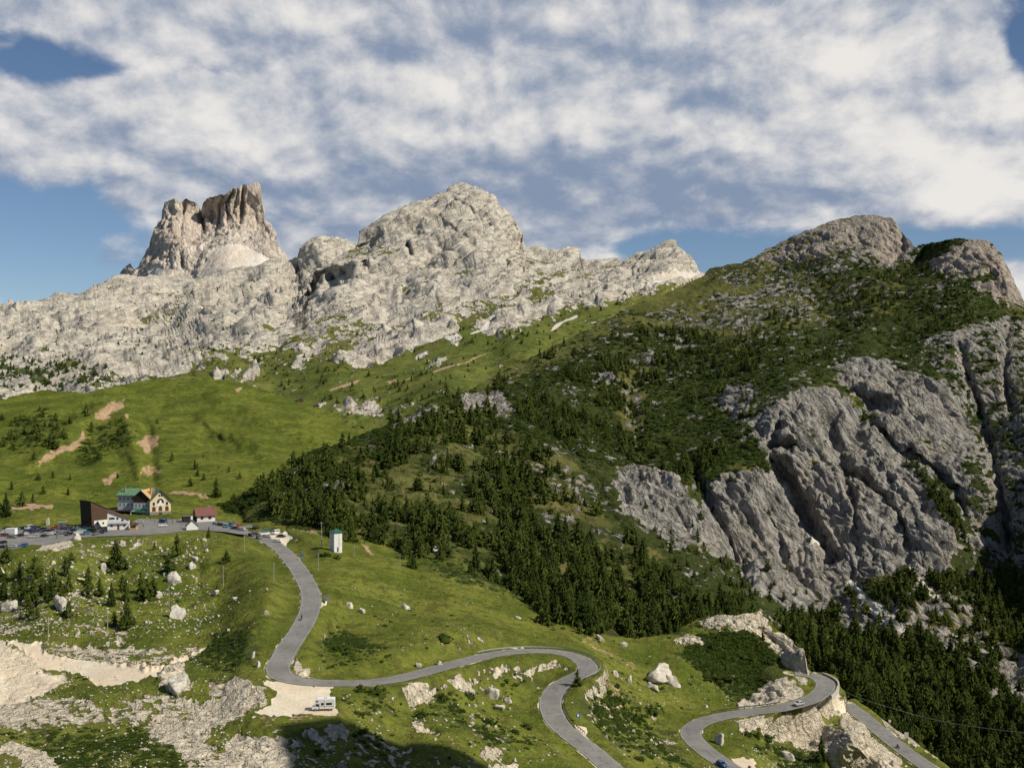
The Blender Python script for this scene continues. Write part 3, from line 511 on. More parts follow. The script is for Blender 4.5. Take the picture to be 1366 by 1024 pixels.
sheet('near', 'ground', [(-160, 552), (-60, 545), (0, 534), (30, 525), (54, 520.5), (80, 520), (115, 522), (140, 518), (162, 513), (200, 508), (250, 507), (290, 508), (320, 511), (350, 518), (371, 527), (395, 534), (421, 543), (445, 553), (462, 562), (475, 572), (486, 585), (500, 640), (540, 690), (580, 725), (620, 755), (680, 790), (740, 825), (800, 845), (850, 850), (900, 842), (935, 822), (975, 817), (1000, 812), (1015, 810), (1028, 822), (1040, 838), (1058, 852), (1075, 872), (1088, 897), (1112, 902), (1122, 918), (1135, 934), (1150, 948), (1172, 962), (1200, 983), (1235, 1003), (1275, 1027), (1320, 1060), (1530, 1150)],
      [(-160, 1230), (1200, 1230), (1530, 1260)], ctrlA, -160, 1530, 1.2,
      [([(190, 640), (178, 600), (172, 570), (165, 545)], 12, -.022), ([(205, 650), (200, 600), (190, 560)], 9, .018), ([(260, 590), (300, 607), (350, 622)], 14, .022), ([(195, 545), (250, 560), (290, 590), (320, 602)], 20, .012), ([(270, 525), (330, 545), (400, 575), (440, 590)], 14, -.02), ([(40, 610), (110, 560), (150, 535)], 10, -.02), ([(60, 590), (90, 560), (130, 540)], 8, .014), ([(20, 640), (100, 610), (140, 590)], 9, .016), ([(360, 600), (300, 580), (260, 550)], 10, -.012), ([(60, 640), (150, 620)], 14, -.006), ([(90, 560), (140, 590), (160, 620)], 10, .008),
       ([(1000, 935), (1040, 925), (1068, 920)], 7, .006), ([(1010, 820), (1040, 850), (1075, 890)], 8, -.006), ([(985, 900), (950, 890)], 8, -.010), ([(1040, 985), (1100, 975), (1150, 995)], 9, .006)],
      [([(-160, 548), (60, 515), (200, 500), (330, 505), (490, 580), (400, 640), (300, 690), (-160, 690)], dict(g=.12, r=0, b=.12), 8),
       # erosion scars of the green hills
       ([(122, 560), (128, 548), (150, 533), (168, 530), (165, 540), (150, 552), (138, 566)], dict(d=.68), 4), ([(48, 617), (60, 606), (95, 593), (112, 578), (118, 585), (105, 600), (75, 614), (52, 622)], dict(d=.7), 4), ([(180, 590), (200, 580), (213, 584), (212, 600), (195, 610), (185, 602)], dict(d=.72), 6), ([(166, 552), (172, 550), (172, 558), (168, 560)], dict(d=.9), 1.5), ([(313, 521), (318, 517), (324, 517), (318, 526)], dict(d=1), 1.5),
       ([(135, 640), (150, 630), (165, 627), (155, 635), (140, 645)], dict(d=.7), 3), ([(185, 635), (195, 620), (215, 628), (215, 635)], dict(d=.6), 3), ([(17, 684), (30, 679), (77, 678), (66, 688), (40, 686), (20, 688)], dict(d=.85), 2), ([(225, 652), (245, 652), (280, 664), (277, 667), (250, 660), (228, 658)], dict(d=.8), 2), ([(305, 672), (345, 678), (355, 686), (320, 682)], dict(d=.6), 3), ([(370, 690), (390, 692), (408, 705), (395, 710), (375, 700)], dict(d=.85), 3),
       ([(350, 684), (378, 692), (420, 712), (432, 724), (425, 724), (395, 708)], dict(d=.6), 2), ([(480, 730), (490, 731), (500, 745), (490, 745)], dict(d=.7), 2),
       # mugo scrub
       ([(105, 600), (125, 575), (160, 560), (178, 575), (175, 590), (150, 600), (120, 620), (108, 618)], dict(b=.42), 5), ([(5, 590), (20, 560), (60, 545), (85, 565), (70, 590), (30, 600)], dict(b=.45), 6), ([(260, 875), (300, 850), (340, 850), (352, 870), (340, 900), (300, 890)], dict(b=.6), 5), ([(415, 875), (430, 855), (470, 850), (500, 868), (530, 875), (440, 885)], dict(b=.6), 4), ([(600, 700), (700, 770), (900, 800), (1010, 815), (900, 850), (740, 830), (560, 760)], dict(b=.6, r=.15), 6),
       ([(440, 925), (560, 915), (720, 890), (735, 940), (790, 1010), (700, 1000), (640, 1000), (560, 960), (470, 965)], dict(b=.42, r=.22, g=.2), 7), ([(790, 905), (900, 905), (985, 945), (915, 960), (905, 985), (960, 1024), (820, 1024), (760, 950)], dict(b=.42, r=.2, g=.25), 7),
       ([(930, 845), (1000, 832), (1035, 865), (1063, 905), (1030, 908), (1005, 918), (985, 925), (945, 890), (905, 868)], dict(b=.95, r=0), 4), ([(1040, 975), (1060, 955), (1030, 975), (1090, 1000), (1110, 1024), (1050, 1024), (1000, 990)], dict(b=.55), 5),
       # stony field
       ([(-160, 730), (60, 728), (200, 720), (290, 740), (300, 800), (200, 845), (-160, 850)], dict(r=.24, b=.2, g=.15), 10), ([(0, 745), (120, 735), (230, 728), (260, 750), (180, 770), (120, 800), (0, 800)], dict(r=.34, b=.22), 8), ([(220, 712), (265, 708), (300, 720), (280, 735), (230, 730)], dict(r=.3), 5),
       ([(48, 736), (60, 726), (92, 722), (97, 728), (90, 737), (60, 737)], dict(r=1), 2), ([(0, 680), (60, 690), (95, 698), (60, 700), (0, 698)], dict(r=.35), 4), ([(-160, 848), (0, 835), (180, 838), (160, 858), (60, 850), (-160, 862)], dict(r=.5, b=.3), 5),
       # quarry-like white ground at the left
       ([(-160, 850), (0, 855), (50, 880), (53, 895), (85, 898), (97, 912), (73, 922), (35, 940), (18, 952), (-160, 960)], dict(r=.66, s=.7, b=.1, d=0), 4), ([(53, 859), (146, 859), (173, 862), (222, 868), (222, 876), (263, 865), (272, 868), (245, 890), (230, 899), (176, 895), (117, 884), (56, 873)], dict(r=.56, s=.42, b=.3), 4),
       ([(275, 865), (256, 872), (234, 885), (222, 899), (243, 903), (255, 888), (269, 871)], dict(s=1, r=0, b=0), 2), (WG, dict(s=1, r=0, b=0, d=0), 2), ([(85, 898), (108, 900), (125, 915), (105, 910)], dict(b=.5, r=.2), 3),
       ([(210, 928), (214, 912), (226, 903), (240, 903), (255, 915), (263, 928), (240, 932)], dict(r=.95, b=0), 3), ([(-160, 955), (60, 935), (100, 935), (141, 943), (141, 960), (112, 976), (50, 978), (-160, 975)], dict(r=.6, b=.4, s=.43), 4), ([(140, 945), (190, 930), (255, 935), (258, 950), (200, 962), (150, 965)], dict(r=.6, s=.38, b=.3), 5),
       ([(190, 967), (211, 953), (252, 941), (278, 935), (278, 918), (322, 912), (351, 918), (357, 935), (322, 956), (283, 976), (272, 991), (310, 1014), (310, 1040), (250, 1030), (238, 1008), (208, 997)], dict(r=.66, s=.45, d=.2, b=.35), 4),
       ([(299, 1002), (310, 982), (350, 984), (375, 982), (384, 997), (402, 1014), (400, 1040), (290, 1040)], dict(r=.8, s=.42, b=.2), 3), ([(0, 997), (20, 992), (53, 995), (70, 1008), (92, 1030), (40, 1040), (20, 1010), (0, 1004)], dict(r=.97, s=.45), 3), ([(-160, 990), (10, 1003), (30, 1020), (40, 1060), (-160, 1060)], dict(r=0, g=.6), 3), ([(0, 975), (190, 965), (240, 1010), (260, 1060), (90, 1060), (60, 1000)], dict(b=.46, r=.2), 6),
       (GRAV, dict(s=.95, r=0, b=0, d=.35), 3), ([(340, 953), (420, 955), (452, 962), (430, 971), (374, 975), (336, 968)], dict(d=.42, s=.3, r=0), 4), ([(335, 966), (370, 945), (385, 975), (345, 982)], dict(r=0, b=0), 3),
       ([(428, 812), (437, 814), (434, 822), (424, 826)], dict(s=.9), 1.5), ([(385, 985), (480, 972), (560, 1000), (520, 1060), (400, 1060)], dict(r=.45, b=.4), 5), ([(540, 930), (550, 924), (578, 930), (570, 942), (548, 940)], dict(r=1, s=.3), 2.5), ([(595, 918), (612, 912), (632, 922), (628, 930), (605, 928)], dict(r=.9), 2.5), ([(540, 970), (570, 975), (585, 985), (560, 985)], dict(r=.8), 3), ([(580, 1003), (610, 1015), (690, 1020), (690, 1040), (600, 1040)], dict(r=.55), 4), ([(640, 1005), (665, 1003), (670, 1012), (645, 1014)], dict(r=.9), 3),
       ([(384, 885), (395, 878), (405, 898), (420, 905), (395, 903)], dict(r=.8, s=.3), 2.5), ([(560, 888), (620, 872), (690, 860), (740, 862), (690, 864), (640, 872), (592, 884)], dict(s=.6), 2), ([(800, 905), (812, 902), (840, 930), (838, 940)], dict(d=.5), 3), ([(780, 845), (850, 885), (845, 890), (775, 852)], dict(d=.5, s=.2), 2.5),
       # gravel beside the road at the pass
       ([(336, 712), (360, 707), (385, 712), (392, 718), (380, 728), (374, 722), (350, 716)], dict(s=.8, r=0, b=0), 2),
       # spur rocks
       ([(930, 826), (960, 818), (1000, 813), (1016, 808), (1036, 836), (1060, 850), (1082, 872), (1090, 900), (1075, 916), (1060, 903), (1045, 880), (1028, 862), (1008, 840), (975, 830), (940, 832)], dict(r=.88, b=.1), 3), ([(895, 850), (925, 843), (945, 850), (935, 858), (905, 856)], dict(r=.8, b=.2), 3),
       ([(983, 945), (986, 925), (1000, 918), (1020, 908), (1045, 902), (1063, 912), (1072, 925), (1058, 938), (1030, 941), (1000, 946)], dict(r=1, s=.3, b=0), 2.5),
       ([(975, 960), (1025, 953), (1020, 962), (1035, 972), (1070, 965), (1100, 950), (1140, 958), (1200, 1000), (1218, 1030), (1130, 1030), (1100, 1003), (1060, 987), (1035, 978), (990, 968)], dict(r=.86, d=.25, b=.1), 4),
       ([(1040, 962), (1085, 948), (1108, 940), (1125, 955), (1130, 975), (1100, 960), (1070, 968)], dict(r=.15, b=.2), 4), ([(1135, 958), (1170, 985), (1200, 1012), (1190, 1018), (1150, 990), (1125, 965)], dict(r=.95, b=0), 3), ([(1100, 930), (1116, 925), (1140, 950), (1135, 958), (1115, 950)], dict(r=.8, s=.6), 2),
       ([(1012, 950), (1050, 942), (1090, 934), (1103, 940), (1080, 948), (1030, 953)], dict(s=1, r=0, b=0), 1.6), ([(975, 1010), (1005, 1010), (1012, 1018), (1000, 1030), (985, 1030)], dict(s=1, r=0, b=0), 2), ([(765, 968), (783, 975), (784, 982), (776, 988)], dict(s=.9), 1.6),
       ([(1060, 1000), (1090, 995), (1110, 1030), (1060, 1030)], dict(b=.6, r=.1), 4), ([(1165, 955), (1200, 978), (1240, 1000), (1290, 1030), (1270, 1032), (1230, 1006), (1190, 985)], dict(r=.7, s=.5), 2)],
      dict(r=.05, b=.1, g=.22), [(130, 7.5, False, False), (60, 4.6, False, False), (17, 2.3, True, True), (8, 1.1, 'c', True), (5, 1.3, True, True), (2.2, .45, True, True)], M_NEAR, 71, grain=(-38, 2.6, 12), drop=.7, back=14, vstretch=.8, rockn=.5, slope_k=.7, fk=1.6, flat=True, px=11, hold=.5)

# ------------------------------------------------------------------ mesh builder for made things
class MB:
    def __init__(s): s.v = []; s.f = []
    def add(s, vs, fs):
        o = len(s.v); s.v += [tuple(map(float, p)) for p in vs]; s.f += [tuple(i + o for i in q) for q in fs]; return s
    def box(s, x0, y0, z0, x1, y1, z1, taper=0.):
        t = taper
        return s.add([(x0, y0, z0), (x1, y0, z0), (x1, y1, z0), (x0, y1, z0), (x0 + t, y0 + t, z1), (x1 - t, y0 + t, z1), (x1 - t, y1 - t, z1), (x0 + t, y1 - t, z1)],
                     [(3, 2, 1, 0), (4, 5, 6, 7), (0, 1, 5, 4), (1, 2, 6, 5), (2, 3, 7, 6), (3, 0, 4, 7)])
    def cyl(s, a, b, r0, r1=None, n=8):
        r1 = r0 if r1 is None else r1; a = Vector(a); b = Vector(b); d = (b - a).normalized()
        e = Vector((0, 0, 1)) if abs(d.z) < .9 else Vector((1, 0, 0)); p = d.cross(e).normalized(); q = d.cross(p)
        vs = []
        for c, r in ((a, r0), (b, r1)):
            for i in range(n):
                t = 2 * math.pi * i / n; vs.append(c + (p * math.cos(t) + q * math.sin(t)) * r)
        return s.add(vs, [(i, (i + 1) % n, n + (i + 1) % n, n + i)[::-1] for i in range(n)] + [tuple(range(n)), tuple(range(2 * n - 1, n - 1, -1))])
    def prism(s, pts, y0, y1):
        """outline in x-z pushed along y"""
        n = len(pts); vs = [(x, y0, z) for x, z in pts] + [(x, y1, z) for x, z in pts]
        return s.add(vs, [tuple(range(n)), tuple(range(2 * n - 1, n - 1, -1))] + [(i, n + i, n + (i + 1) % n, (i + 1) % n) for i in range(n)])
    def loft(s, rings):
        n = len(rings[0]); vs = [p for r in rings for p in r]; fs = []
        for k in range(len(rings) - 1):
            for i in range(n): fs.append((k * n + i, k * n + (i + 1) % n, (k + 1) * n + (i + 1) % n, (k + 1) * n + i))
        fs += [tuple(range(n))[::-1], tuple(range((len(rings) - 1) * n, len(rings) * n))]
        return s.add(vs, fs)
    def build(s, name, mat, parent=None, smooth=False, bev=0):
        me = bpy.data.meshes.new(name); me.from_pydata(s.v, [], s.f); me.update(); me.validate()
        import bmesh
        bm = bmesh.new(); bm.from_mesh(me); bmesh.ops.recalc_face_normals(bm, faces=bm.faces)
        if bev: bmesh.ops.bevel(bm, geom=[e for e in bm.edges], offset=bev, segments=2, affect='EDGES', clamp_overlap=True)
        bm.to_mesh(me); bm.free()
        if smooth: me.polygons.foreach_set('use_smooth', [True] * len(me.polygons))
        if mat: me.materials.append(mat)
        return link(name, me, parent)

def empty(name, loc, rz=0, label=None, cat=None, group=None, s=1):
    o = bpy.data.objects.new(name, None); COL.objects.link(o); o.location = loc; o.rotation_euler = (0, 0, rz); o.scale = (s, s, s); o.empty_display_size = .3
    return tag(o, label, cat, group)
def copy_tree(o, parent=None, kids=None):
    c = o.copy(); COL.objects.link(c); c.parent = parent
    for ch in (KIDS.get(o.name, [])): copy_tree(ch, c)
    return c
KIDS = {}
def index_kids(root):
    KIDS[root.name] = list(root.children)
    for c in root.children: index_kids(c)
def place(proto, loc, rz, label, group=None, s=1.0, used=set()):
    if proto.name in used: o = copy_tree(proto)
    else: index_kids(proto); used.add(proto.name); o = proto
    o.location = loc; o.rotation_euler = (0, 0, rz); o.scale = (s, s, s) if not hasattr(s, '__len__') else s
    o['label'] = label
    if group: o['group'] = group
    elif 'group' in o: del o['group']
    return o
def lot_pt(u, v, z=LOTZ):
    y = -z * F / (v - CY); return Vector(((u - CX) / F * y, y, z))

# ------------------------------------------------------------------ made materials
asph, N_, b_ = new_mat('asphalt'); g_ = N_.node('ShaderNodeNewGeometry'); P_ = g_.outputs['Position']
n1_ = N_.noise(P_, .12, 5, .65); n2_ = N_.noise(P_, 1.4, 4, .7)
c_ = N_.mix(N_.ss(n1_, .35, .65), (.17, .165, .158), (.225, .215, .205)); c_ = N_.mix(N_.m('MULTIPLY', N_.ss(n2_, .45, .75), .4), c_, (.13, .127, .122)); c_ = N_.mix(N_.m('MULTIPLY', N_.ss(N_.noise(P_, .5, 2, .5), .58, .62), .35), c_, (.09, .09, .09))
N_.put(b_.inputs['Base Color'], c_); b_.inputs['Roughness'].default_value = .85; b_.inputs['Specular IOR Level'].default_value = .25
M_LINE = plain_mat('road_paint', (.38, .37, .34), .7, .35, .8)
M_WHITEWALL = plain_mat('white_plaster', (.72, .70, .66), .85, .16, .5)
M_GREYWALL = plain_mat('grey_white_plaster', (.55, .56, .56), .85, .15, .5)
M_YELLOW = plain_mat('yellow_plaster', (.68, .58, .38), .85, .14, .6)
M_WOOD_B = plain_mat('brown_boards', (.10, .058, .036), .8, .45, 3.5, streak=True)
M_WOOD_D = plain_mat('dark_boards', (.045, .027, .018), .85, .4, 3.0, streak=True)
M_BLACK = plain_mat('black_cladding', (.012, .010, .009), .6, .4, 1.0)
M_GREENROOF = plain_mat('green_sheet_roof', (.13, .25, .14), .55, .3, .7)
M_DGREEN = plain_mat('dark_green_roof', (.025, .11, .075), .5, .3, .7)
M_REDROOF = plain_mat('dark_red_roof', (.21, .085, .07), .7, .3, 1.2)
M_TAN = plain_mat('sandy_boards', (.55, .36, .17), .8, .25, 1.0)
M_STONE = plain_mat('stone_base', (.30, .25, .2), .9, .45, 1.4, bmp=.2)
M_GLASS = plain_mat('window_glass', (.035, .045, .06), .12, .2, 2, spec=.6)
M_DGLASS = plain_mat('dark_glass', (.012, .015, .02), .1, .2, 2, spec=.7)
M_SHUT = plain_mat('blue_grey_shutter', (.16, .2, .27), .7, .2, 2)
M_METAL = plain_mat('grey_metal', (.42, .43, .43), .5, .25, 2, metallic=.4)
M_DMETAL = plain_mat('dark_metal', (.08, .085, .09), .5, .25, 2, metallic=.4)
M_CONC = plain_mat('weathered_concrete', (.5, .48, .43), .9, .3, .8, bmp=.1)
M_POLE = plain_mat('weathered_wood_pole', (.36, .34, .31), .85, .3, 2, streak=True)
M_TYRE = plain_mat('tyre_rubber', (.02, .02, .02), .85, .2, 4)
M_SLATE = plain_mat('grey_slate', (.13, .13, .135), .7, .3, 1.5)
M_BLUE = plain_mat('blue_sign_face', (.03, .12, .42), .45, .15, 1)
M_WHITE = plain_mat('white_paint', (.78, .78, .76), .4, .1, 1)

# ------------------------------------------------------------------ roads
def ribbon(name, L, offs0, offs1, lift, mat, ragged=0.):
    V = []; n = len(L)
    for i in range(n):
        t = L[min(i + 1, n - 1)] - L[max(i - 1, 0)]; t = t / (np.hypot(t[0], t[1]) + 1e-9); nx, ny = t[1], -t[0]
        for o in (offs0, (offs0 * 2 + offs1) / 3, (offs0 + offs1 * 2) / 3, offs1):
            e = ragged * (random.random() - .5) if o in (offs0, offs1) else 0
            V.append((L[i][0] + nx * (o + e), L[i][1] + ny * (o + e), L[i][2] + lift))
    T = [(i * 4 + k, i * 4 + k + 1, i * 4 + k + 5, i * 4 + k + 4) for i in range(n - 1) for k in range(3)]
    me = mesh_np(name, V, T, mat, smooth=True)
    o = link(name, me); o['kind'] = 'structure'; return o
def dense(L, step=1.6):
    out = []
    for a, b in zip(L, L[1:]):
        k = max(1, int(np.linalg.norm(b - a) / step))
        for i in range(k): out.append(a + (b - a) * i / k)
    out.append(L[-1]); return np.array(out)
RH = 3.45
RD = [dense(L) for L in RW]
for L in RD:
    ribbon('road', L, -RH, RH, .02, asph, .25)
    for s_ in (-1, 1): ribbon('road_markings', L, s_ * (RH - .3), s_ * (RH - .45), .026, M_LINE)
def flat_poly(name, pts, z, mat):
    me = bpy.data.meshes.new(name); me.from_pydata([tuple(lot_pt(u, v, z)) for u, v in pts], [], [tuple(range(len(pts)))]); me.materials.append(mat)
    o = link(name, me); o['kind'] = 'structure'
lot_ = [(-90, 735), (-90, 707.5), (0, 706), (60, 705), (110, 703.5), (150, 704), (172, 700), (185, 691), (240, 691), (300, 695.5), (322, 701.5), (330, 705), (332, 710), (328, 713), (318, 712), (300, 709), (262, 706.5), (245, 708), (225, 711), (200, 713), (170, 714), (125, 715.5), (100, 717.5), (60, 727), (40, 726), (20, 732), (0, 733)]
flat_poly('parking_lot', lot_, LOTZ + .014, asph)

# ------------------------------------------------------------------ trees
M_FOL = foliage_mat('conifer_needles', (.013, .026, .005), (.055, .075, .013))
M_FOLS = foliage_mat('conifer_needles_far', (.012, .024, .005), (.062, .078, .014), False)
M_MUGO = foliage_mat('scrub_needles', (.013, .026, .004), (.042, .062, .010), False)
M_BARK = plain_mat('bark', (.09, .065, .045), .95, .4, 3)

def crown_mesh(seed, K, size, core=True, shape=.9, wid=.2):
    r = np.random.default_rng(seed); V = []; T = []
    def tri(a, b, c): i = len(V); V.extend([a, b, c]); T.append((i, i + 1, i + 2))
    lean = r.normal(0, .012, 2); lob = r.uniform(0, 6.28, 3)
    def rad(t, th):
        base = wid * (1 - t) ** shape * (1 + .22 * math.sin(2 * th + lob[0]) + .15 * math.sin(3 * th + 9 * t + lob[1]) + .16 * math.sin(23 * t + lob[2]))
        return base * min(1, .45 + 3.5 * t)
    for i in range(K):
        t = .06 + .94 * r.random() ** 1.25; th = r.uniform(0, 6.283); R = rad(min(t, .97), th) * (.45 + .62 * r.random() ** .5) + .008
        c = np.array([R * math.cos(th) + lean[0] * t, R * math.sin(th) + lean[1] * t, t])
        s = size * (.55 + .8 * r.random()) * (1.15 - .75 * t)
        out = np.array([math.cos(th), math.sin(th), -.35 + .5 * r.normal() * .6]); side = np.array([-math.sin(th), math.cos(th), .25 * r.normal()]); up = np.array([0, 0, 1.])
        a = c + out * s; b = c - out * s * .7 + side * s * .6; d = c - out * s * .7 - side * s * .6; e = c + up * s * .75 - out * s * .2
        tri(a, b, e); tri(a, e, d)
        if r.random() < .5: tri(a, d, b)
    if core:
        n = 6; i0 = len(V)
        for t, q in ((.05, .35), (.35, .62), (.7, .6)):
            for k in range(n): th = 6.283 * k / n; V.append(np.array([rad(t, th) * q * math.cos(th), rad(t, th) * q * math.sin(th), t]))
        V.append(np.array([lean[0], lean[1], 1.0]))
        for j in range(2):
            for k in range(n):
                a = i0 + j * n + k; b = i0 + j * n + (k + 1) % n; T.append((a, b, b + n)); T.append((a, b + n, a + n))
        for k in range(n): T.append((i0 + 2 * n + k, i0 + 2 * n + (k + 1) % n, i0 + 3 * n))
    return np.array(V, f32), np.array(T, np.int32)

def in_poly(u, v, poly):
    ins = np.zeros(u.shape, bool); n = len(poly)
    for i in range(n):
        x1, y1 = poly[i]; x2, y2 = poly[(i + 1) % n]
        if y1 != y2: ins ^= ((y1 > v) != (y2 > v)) & (u < (x2 - x1) * (v - y1) / (y2 - y1) + x1)
    return ins
PXY = {}
def sheet_px(key):
    if key not in PXY:
        s = SHEETS[key]; P = s['P'][s['back']:]; PXY[key] = ((P[..., 0] / P[..., 1] * F + CX).ravel(), (CY - P[..., 2] / P[..., 1] * F).ravel(), P.reshape(-1, 3), s['cov'][s['back']:].reshape(-1, 3), s['veg'][s['back']:].reshape(-1, 3), s['N'][s['back']:].reshape(-1, 3), s['calm'][s['back']:].ravel())
    return PXY[key]
ROADPTS = np.concatenate([L[:, :2] for L in RD])
def scatter(key, poly, n, rock=.0, wt=None, calm=True, clump=0., cs=60, nzmin=.25):
    """n ground points inside a photo region of one sheet; rock = chance kept where bare rock shows"""
    u, v, P, cov, veg, N, cl = sheet_px(key)
    ids = np.nonzero(in_poly(u, v, poly))[0]
    if len(ids) == 0: return np.zeros((0, 3), f32)
    w = np.where((cov[ids, 0] > .5) | (cov[ids, 1] > .4) | (cov[ids, 2] > .45), rock, 1.0)
    if wt is not None: w = w * np.clip(veg[ids, 0] * wt - wt * .35, 0, 1)
    if clump: w = w * sstep(-.15, .35, fbm(P[ids, 0] / cs, P[ids, 1] / cs, P[ids, 2] / cs, 3, 200 + int(cs)) + (1 - clump) * .5)
    w = w * (N[ids, 2] > nzmin)
    if calm: w = w * (cl[ids] > .93)
    if w.sum() <= 0: return np.zeros((0, 3), f32)
    pick = rng.choice(ids, size=min(n, int((w > 0).sum())), replace=False, p=w / w.sum())
    return P[pick]

TREES = []   # x y z height zone
def zone(name, key, poly, n, h0, h1, **k):
    P = scatter(key, poly, n, **k)
    for p in P: TREES.append((float(p[0]), float(p[1]), float(p[2]), h0 + (h1 - h0) * rng.random() ** 1.7, name))
zone('wood', 'wood', [(330, 668), (400, 625), (480, 592), (560, 555), (620, 526), (700, 560), (760, 640), (840, 720), (940, 800), (1010, 812), (900, 850), (740, 832), (640, 805), (560, 775), (470, 740), (400, 700)], 1500, 2.4, 11.5, clump=1.0, cs=34)
zone('wood', 'wood', [(640, 770), (700, 700), (850, 740), (960, 800), (1010, 820), (900, 855), (740, 835)], 420, 4.5, 12.5, rock=.1, clump=.5, cs=25)
zone('valley', 'wood', [(1000, 905), (1020, 860), (1090, 850), (1150, 848), (1250, 862), (1366, 930), (1500, 980), (1500, 1100), (1300, 1060), (1200, 1000), (1150, 950), (1090, 900)], 1250, 4.5, 13.0, calm=False, clump=.4, cs=22)
zone('slope', 'wood', [(680, 492), (760, 455), (860, 440), (1000, 440), (1010, 520), (1000, 560), (960, 620), (900, 640), (840, 620), (800, 625), (700, 560), (640, 530)], 950, 3.0, 9.5, clump=1.0, cs=55)
zone('crest', 'wood', [(1060, 400), (1100, 370), (1230, 345), (1300, 385), (1300, 430), (1200, 480), (1000, 500), (950, 460)], 480, 2.8, 8.0, clump=.9, cs=50)
zone('crag', 'wood', [(1110, 800), (1200, 770), (1366, 760), (1366, 930), (1250, 860), (1150, 850), (1020, 860), (1030, 830)], 420, 4.0, 9.0, rock=.05)
zone('crag', 'wood', [(1140, 550), (1200, 590), (1260, 650), (1300, 740), (1270, 715), (1230, 640), (1180, 590)], 90, 3.0, 6.0, rock=.05, nzmin=.1)
zone('crag', 'wood', [(1290, 430), (1500, 440), (1500, 780), (1300, 740), (1330, 640)], 160, 3.0, 6.0, rock=.08, nzmin=.1)
zone('crag', 'wood', [(830, 630), (1000, 640), (1100, 810), (1000, 800), (900, 760)], 90, 3.0, 6.0, rock=.1)
zone('far', 'left', [(-100, 470), (0, 478), (90, 480), (165, 488), (130, 518), (60, 518), (0, 532), (-100, 545)], 420, 4.0, 9.0, rock=.25, nzmin=.1)
zone('far', 'left', [(0, 430), (150, 410), (300, 410), (340, 450), (250, 490), (100, 482), (0, 478)], 190, 3.0, 6.0, rock=.2, clump=.8)
zone('far', 'dome', [(330, 480), (480, 440), (700, 400), (860, 390), (760, 440), (640, 500), (560, 540), (480, 560), (380, 520)], 190, 2.6, 6.5, rock=.1, clump=.5)
zone('pasture', 'near', [(0, 560), (60, 545), (100, 560), (80, 590), (40, 610), (0, 600)], 34, 4, 7.5, calm=False)
zone('pasture', 'near', [(110, 600), (130, 575), (165, 560), (180, 580), (160, 600), (120, 620)], 26, 3, 5.0, calm=False)
zone('pasture', 'near', [(0, 640), (200, 620), (300, 600), (330, 650), (220, 650), (60, 672), (0, 672)], 16, 3, 6.0)
zone('pasture', 'near', [(300, 672), (340, 655), (420, 660), (430, 710), (380, 690)], 26, 3, 6.0)
zone('field', 'near', [(0, 750), (180, 740), (210, 800), (130, 830), (0, 820)], 26, 4, 8)
zone('bend', 'near', [(930, 845), (1000, 835), (1060, 890), (1000, 915), (950, 890)], 12, 2.5, 4.0)
def one_tree(key, u, v, hpx, name):
    p = hit(key, u, v) if key != 'lot' else lot_pt(u, v); TREES.append((p.x, p.y, p.z, hpx / F * p.y, name))
for u, v, h in [(152, 757, 36), (166, 760, 18), (236, 741, 30), (224, 765, 28), (279, 718, 16), (303, 749, 16), (5, 797, 34), (44, 801, 36), (32, 798, 28), (116, 781, 28), (148, 808, 32), (168, 801, 30), (194, 801, 30), (168, 838, 36), (153, 835, 20), (91, 788, 26), (67, 801, 34), (131, 794, 26), (91, 757, 12), (207, 733, 12), (291, 787, 8)]:
    one_tree('near', u, v, h, 'field')
for u, v, h in [(114.6, 555, 18), (28.6, 676, 20), (8, 688, 33), (-4, 690, 26), (47, 578, 22), (67, 598, 24), (84, 585, 15), (121, 575, 13), (209, 565, 8), (229, 615, 12), (259, 626, 13), (15, 652, 12), (56, 658, 13), (57, 554, 10), (13, 585, 14), (44, 612, 10), (288, 663, 18), (350, 641, 12)]:
    one_tree('near', u, v, h, 'pasture')
for u, v, h in [(391, 622, 22), (404, 620, 20), (431, 606, 18), (457, 596, 22), (595, 530, 17), (612, 532, 18), (521, 564, 22), (531, 562, 18), (465, 592, 16), (723, 838, 30), (731, 840, 28), (785, 850, 36), (794, 846, 40), (772, 849, 22), (867, 857, 40), (855, 855, 30), (550, 760, 20), (840, 852, 34), (737, 477, 18)]:
    one_tree('wood', u, v, h, 'wood')
one_tree('near', 769, 914, 24, 'hairpin'); one_tree('near', 1096, 1014, 34, 'bend'); one_tree('near', 1016, 985, 14, 'bend')

def pixel(p): return (p[0] / p[1] * F + CX, CY - p[2] / p[1] * F)
order = sorted(range(len(TREES)), key=lambda i: -(TREES[i][3] / TREES[i][1]) * (1 if -5 < pixel(TREES[i])[0] < 1371 and pixel(TREES[i])[1] < 1030 else 0))
BIG = set(order[:296])
TEXT = {'wood': ('dark green conifer on the wooded slope behind the meadow', 'conifers of the wooded slope'), 'valley': ('tall dark conifer in the dense valley forest beyond the lower road', 'conifers of the valley forest'),
        'slope': ('small conifer among dwarf pine on the upper mountainside', 'conifers of the upper mountainside'), 'crest': ('small conifer below the rocky summit crest of the right mountain', 'conifers below the summit crest'),
        'crag': ('conifer clinging to the ground around the grey cliffs', 'conifers around the cliffs'), 'far': ('tiny far conifer at the foot of the limestone slope', 'far conifers'),
        'pasture': ('single conifer standing in the green pasture hills behind the pass', 'conifers of the green pastures'), 'field': ('dark conifer among white boulders below the parking lot', 'conifers of the boulder field'),
        'hairpin': ('lone conifer at the inside edge of the middle hairpin bend', None), 'bend': ('conifer beside the white rocks of the road spur', 'conifers of the road spur')}
trunk = MB(); trunk.cyl((0, 0, -.06), (0, 0, .55), .022, .008, 7)
protos = []
